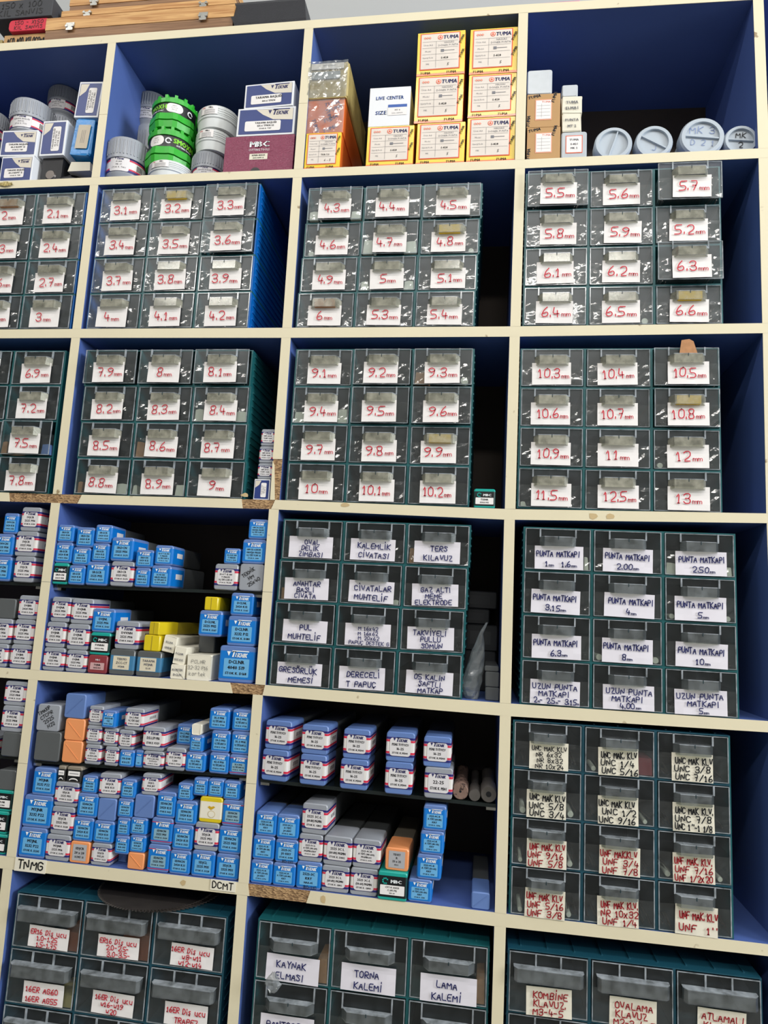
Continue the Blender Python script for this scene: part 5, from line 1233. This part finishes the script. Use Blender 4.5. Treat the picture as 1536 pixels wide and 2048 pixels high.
# ---------------------------------------------------------------- polythene bag beside the navy-lettered cabinet, and boxes behind it, deep-cubby shade put into their colour
sf = surf(4)
P = [(974, 1245, 2), (962, 1268, 5), (957, 1300, 13), (948, 1340, 20), (940, 1375, 22), (943, 1401, 14)]
P2 = []
for a, c in zip(P[:-1], P[1:]): P2 += [tuple(a[i] + (c[i] - a[i]) * t for i in range(3)) for t in (0, .33, .66)]
P = P2 + [P[-1]]
b = MB(); rs = []
for (u, v, hw) in P[::-1]:
    c = aty(u, v, .02); r = hw * .00082; rs.append([(c[0] + r * math.cos(a) * random.uniform(.86, 1.1), .03 + r * .6 * math.sin(a) * random.uniform(.7, 1.2), max(c[2], sf(c[0]) + .001)) for a in [2 * math.pi * k / 12 for k in range(12)]])
cz_ = sf(float(rs[0][0][0])) + .0005; rs[0] = [(p[0], p[1], cz_) for p in rs[0]]
b.rings(rs, BAG); o = b.obj('polythene_bag'); tag(o, 'crinkled clear polythene bag twisted to a point, beside the navy-lettered cabinet', 'bag')
for k, (x0_, y0_, x1_, y1_) in enumerate(((925, 1300, 992, 1350), (925, 1244, 996, 1298), (925, 1208, 980, 1240), (925, 1167, 995, 1204))):
    x, zc, w, h = rect(x0_, y0_, x1_, y1_, y=.16)
    if k == 0: zb = sf(x) + .0004; first = zb
    hh = h * 1.05 if k else (zc + h / 2) - zb; b = MB(); prism(b, w, hh, 0, .10, .004, mat('soot_plastic', (52, 54, 58), .35), bev=.002); o = b.obj('holder_box', loc=(x, .165, zb), smooth=True); zb += hh + .0004
    tag(o, 'dark box at the back of the cubby with the polythene bag, %s of four' % ORD[k], 'box', 'dark boxes at the back'); l = MB(); rrect(l, 0, hh / 2, w * .6, hh * .5, .001, -.0004, mat('shaded_label', (70, 72, 74), .6)); l.obj('sticker', o)

# ---------------------------------------------------------------- saw blades on the large-drawer cabinet
zc_ = -.4770 + .0018
def blade(cx, cy, z, r, n, label, ph=0):
    b = MB(); V = []
    for i in range(n):
        a = 2 * math.pi * i / n + ph
        V += [((r) * math.cos(a), (r) * math.sin(a)), ((r - .0055) * math.cos(a + .3 * 2 * math.pi / n), (r - .0055) * math.sin(a + .3 * 2 * math.pi / n))]
    t = .0016; b.rings([[(p[0], p[1], 0) for p in V], [(p[0], p[1], t) for p in V]], DSTEEL); o = b.obj('saw_blade', loc=(cx, cy, z)); tag(o, label, 'saw blade', 'saw blades')
    h = MB(); h.lathe([(.013, t + .0001), (.013, t + .0004)], MBLK, 20); h.obj('bore', o); return o
c = aty(268, 1822, -.02)
blade(float(c[0]) + .006, .086, zc_, .108, 90, 'rusty saw blade lying underneath, wider toothed edge jutting out', .02); blade(float(c[0]) - .004, .080, zc_ + .0022, .106, 110, 'grey saw blade lying on top of the rusty one')

# crumpled clear plastic on the PANTOGRAF drawer handle
c = aty(548, 1962, -.016); b = MB(); rs = []
for k in range(6):
    t = k / 5; r = .013 * math.sin(math.pi * (t * .8 + .15)); rs.append([(c[0] + r * math.cos(a) * random.uniform(.6, 1.2), -.022 + r * .6 * math.sin(a) * random.uniform(.6, 1.2), c[2] - .014 + .030 * t + random.uniform(-.002, .002)) for a in [2 * math.pi * i / 9 for i in range(9)]])
b.rings(rs, BAG); o = b.obj('plastic_scrap'); tag(o, 'crumpled clear plastic scrap stuck between the KAYNAK and PANTOGRAF drawers', 'scrap')
# cork-coloured card tongue sticking out over the 10.5 mm drawer
c = aty(1372, 693, .0); b = MB(); x, z = float(c[0]), float(c[2])
b.rings([[(x - .014, y, z - .018), (x + .017, y, z - .018), (x + .010, y, z + .006), (x + .003, y, z + .010), (x - .010, y, z + .008)] for y in (-.009, -.0095)], CORK)
o = b.obj('card_tongue'); tag(o, 'brown card tongue wedged upright above a drawer handle', 'card')

# ---------------------------------------------------------------- on top of the unit
zt0 = lambda x: zat(top, 0, x)
def case(q, ylo, yhi, y, zbase, label, clasps, D=.18, dark=True):
    x0 = float(aty(q[0], (ylo + yhi) / 2, y)[0]); x1 = float(aty(q[1], (ylo + yhi) / 2 - 30, y)[0])
    h = yhi; b = MB(); hb = h * .52; b.box(0, x1 - x0, 0, D, 0, hb, WOODD); o = b.obj('wooden_case', loc=(x0, y, zbase))
    l = MB(); l.box(-.001, x1 - x0 + .001, -.001, D + .001, hb + .0006, h, WOODL); l.obj('lid', o)
    for cu in clasps:
        cx = float(aty(cu, 30, y)[0]) - x0; s = MB()
        s.box(cx - .010, cx + .010, -.0034, -.001, hb + .002, hb + h * .22, STEEL); s.box(cx - .008, cx + .008, -.0050, -.0034, hb - .006, hb + h * .12, STEEL)
        s.lathe([(.003, -.0066), (.0035, -.0050)], STEEL, 10, cx - .007, 0, hb + .004, axis='y'); s.lathe([(.003, -.0066), (.0035, -.0050)], STEEL, 10, cx + .007, 0, hb + .004, axis='y'); s.obj('clasp', o)
    tag(o, label, 'case', 'wooden cases on top of the unit'); return x0, x1, zbase + h
# bottom case: lid strip seen at v 37-57, box below it down to the board
xx = float(aty(150, 70, .012)[0]); zb = max(zt0(xx), zt0(.35)) + .0006
za = float(aty(94, 38, .012)[2])
x0, x1, z1_ = case((96, 470), 58, za - zb, .012, zb, 'lowest pale wooden case with dark base and two clasps, on top of the unit', (145, 408))
za2 = float(aty(126, 24, .028)[2]); x0, x1, z2_ = case((126, 470), 32, max(za2 - z1_, .02), .028, z1_ + .0008, 'middle pale wooden case with two clasps, between two others', (176, 406), D=.16)
x0, x1, z3_ = case((141, 472), 12, .045, .040, z2_ + .0008, 'topmost pale wooden case, cut off by the picture edge', (187, 404), D=.15)
# black case leaning beside them
c0 = aty(468, 50, .0); x = float(c0[0]); zb = zt0(x) + .0006
b = MB(); A = [aty(468, 52, .01), aty(611, 38, .01), aty(596, -3, .01), aty(452, -3, .01)]
zb = max(zt0(A[0][0]), zt0(A[1][0])) + .0006; X0, X1, Xt0 = float(A[0][0]), float(A[1][0]), float(A[3][0])
b.rings([[(X0, .01, 0), (X1, .01, 0), (X1, .17, 0), (X0, .17, 0)], [(X0 - .004, .006, .012), (X1 - .002, .006, .012), (X1 - .002, .17, .012), (X0 - .004, .17, .012)], [(Xt0 - .006, .02, .07), (X1 - .012, .02, .07), (X1 - .012, .17, .07), (Xt0 - .006, .17, .07)], [(Xt0, .03, .085), (X1 - .02, .03, .085), (X1 - .02, .16, .085), (Xt0, .16, .085)]], LEATH)
o = b.obj('black_case', loc=(.004, 0, zb)); tag(o, 'black leatherette case standing on the unit beside the wooden cases', 'case')
s = MB(); s.box(X1 - .0035, X1 + .0005, .006, .168, .0, .004, STEEL); s.obj('metal_trim', o)
# books and boxes at the far corner
xr = float(aty(92, 80, .02)[0]); zb = zt0(-.1) + .0006
def bookish(name, u0, u1, v0, v1, y, z0, m, D, label, cat, text=None, tm=None, rr=.002, h=None):
    xa, xb = float(aty(u0, (v0 + v1) / 2, y)[0]), float(aty(u1, (v0 + v1) / 2, y)[0]); hh = h or float(aty((u0 + u1) / 2, v0, y)[2] - aty((u0 + u1) / 2, v1, y)[2]); b = MB(); prism(b, xb - xa, hh, 0, D, rr, m, bev=.001)
    o = b.obj(name, loc=((xa + xb) / 2, y, z0), smooth=True); tag(o, label, cat)
    if text:
        p = MB(); n = len(text)
        for q, t in enumerate(text): pen(p, t, 0, hh * (.86 - .84 * (q + 1) / n + .12), hh * .60 / n, -.0006, tm, .12, wmax=(xb - xa) * .8)
        p.obj('handwriting', o)
    return z0 + hh
h1 = float(aty(50, 68, .02)[2]) - zb
z1_ = bookish('card_box', 8, 100, 66, 88, .02, zb, KRAFT, .12, 'tan card box marked 150-100 KILOGRAM under a red roll', 'box', ['150-100 KILOGRAM'], BLACK, h=h1)
z2_ = bookish('cloth_roll', 17, 97, 44, 67, .012, z1_ + .0005, REDC, .10, 'red cloth roll with black writing, between a tan and a dark box', 'roll', ['150 - X150', 'KIL SANVIS'], BLACK, rr=.009)
z3_ = bookish('dark_box', -20, 103, 9, 45, .008, z2_ + .0005, mat('charcoal_card', (52, 54, 60), .6), .14, 'charcoal box with brown base and black writing, above the red roll', 'box', ['150 x 100', 'KIL SANVIS'], BLACK)
bookish('wooden_box', -30, 85, -30, 5, .03, z3_ + .0005, WOODL, .10, 'pale wooden box cut off by the picture corner', 'box')
bookish('card_box', -30, 6, 66, 84, .03, zb, KRAFTW, .10, 'tan box at the extreme corner beside the KILOGRAM box', 'box', h=h1)
# pink box at the top edge
x0 = float(aty(1016, 8, .03)[0]); x1 = float(aty(1160, 0, .03)[0]); zb = max(zt0(x0), zt0(x1)) + .0006
b = MB(); prism(b, x1 - x0, .03, 0, .10, .001, PINK); o = b.obj('pink_box', loc=((x0 + x1) / 2, .03, zb)); tag(o, 'flat pink box lying on top of the unit', 'box')
s = MB(); s.box(-.05, .05, -.0006, -.0002, .008, .02, mat('pale_pink_label', (232, 180, 200), .5)); s.obj('sticker', o)

c = aty(12, 368, -.002); b = MB(); n = 9
V = [(c[0] - .016 + .032 * i / n, -.0012 - random.uniform(0, .003), c[2] + (j - 1) * (.006 - abs(i - n / 2) * .0008) + random.uniform(-.0008, .0008)) for j in range(3) for i in range(n + 1)]
b.add(V, [(j * (n + 1) + i, j * (n + 1) + i + 1, (j + 1) * (n + 1) + i + 1, (j + 1) * (n + 1) + i) for j in range(2) for i in range(n)], KRAFTW)
o = b.obj('foil_scrap'); tag(o, 'scrap of gold foil stuck on the shelf edge below the navy card boxes', 'scrap')
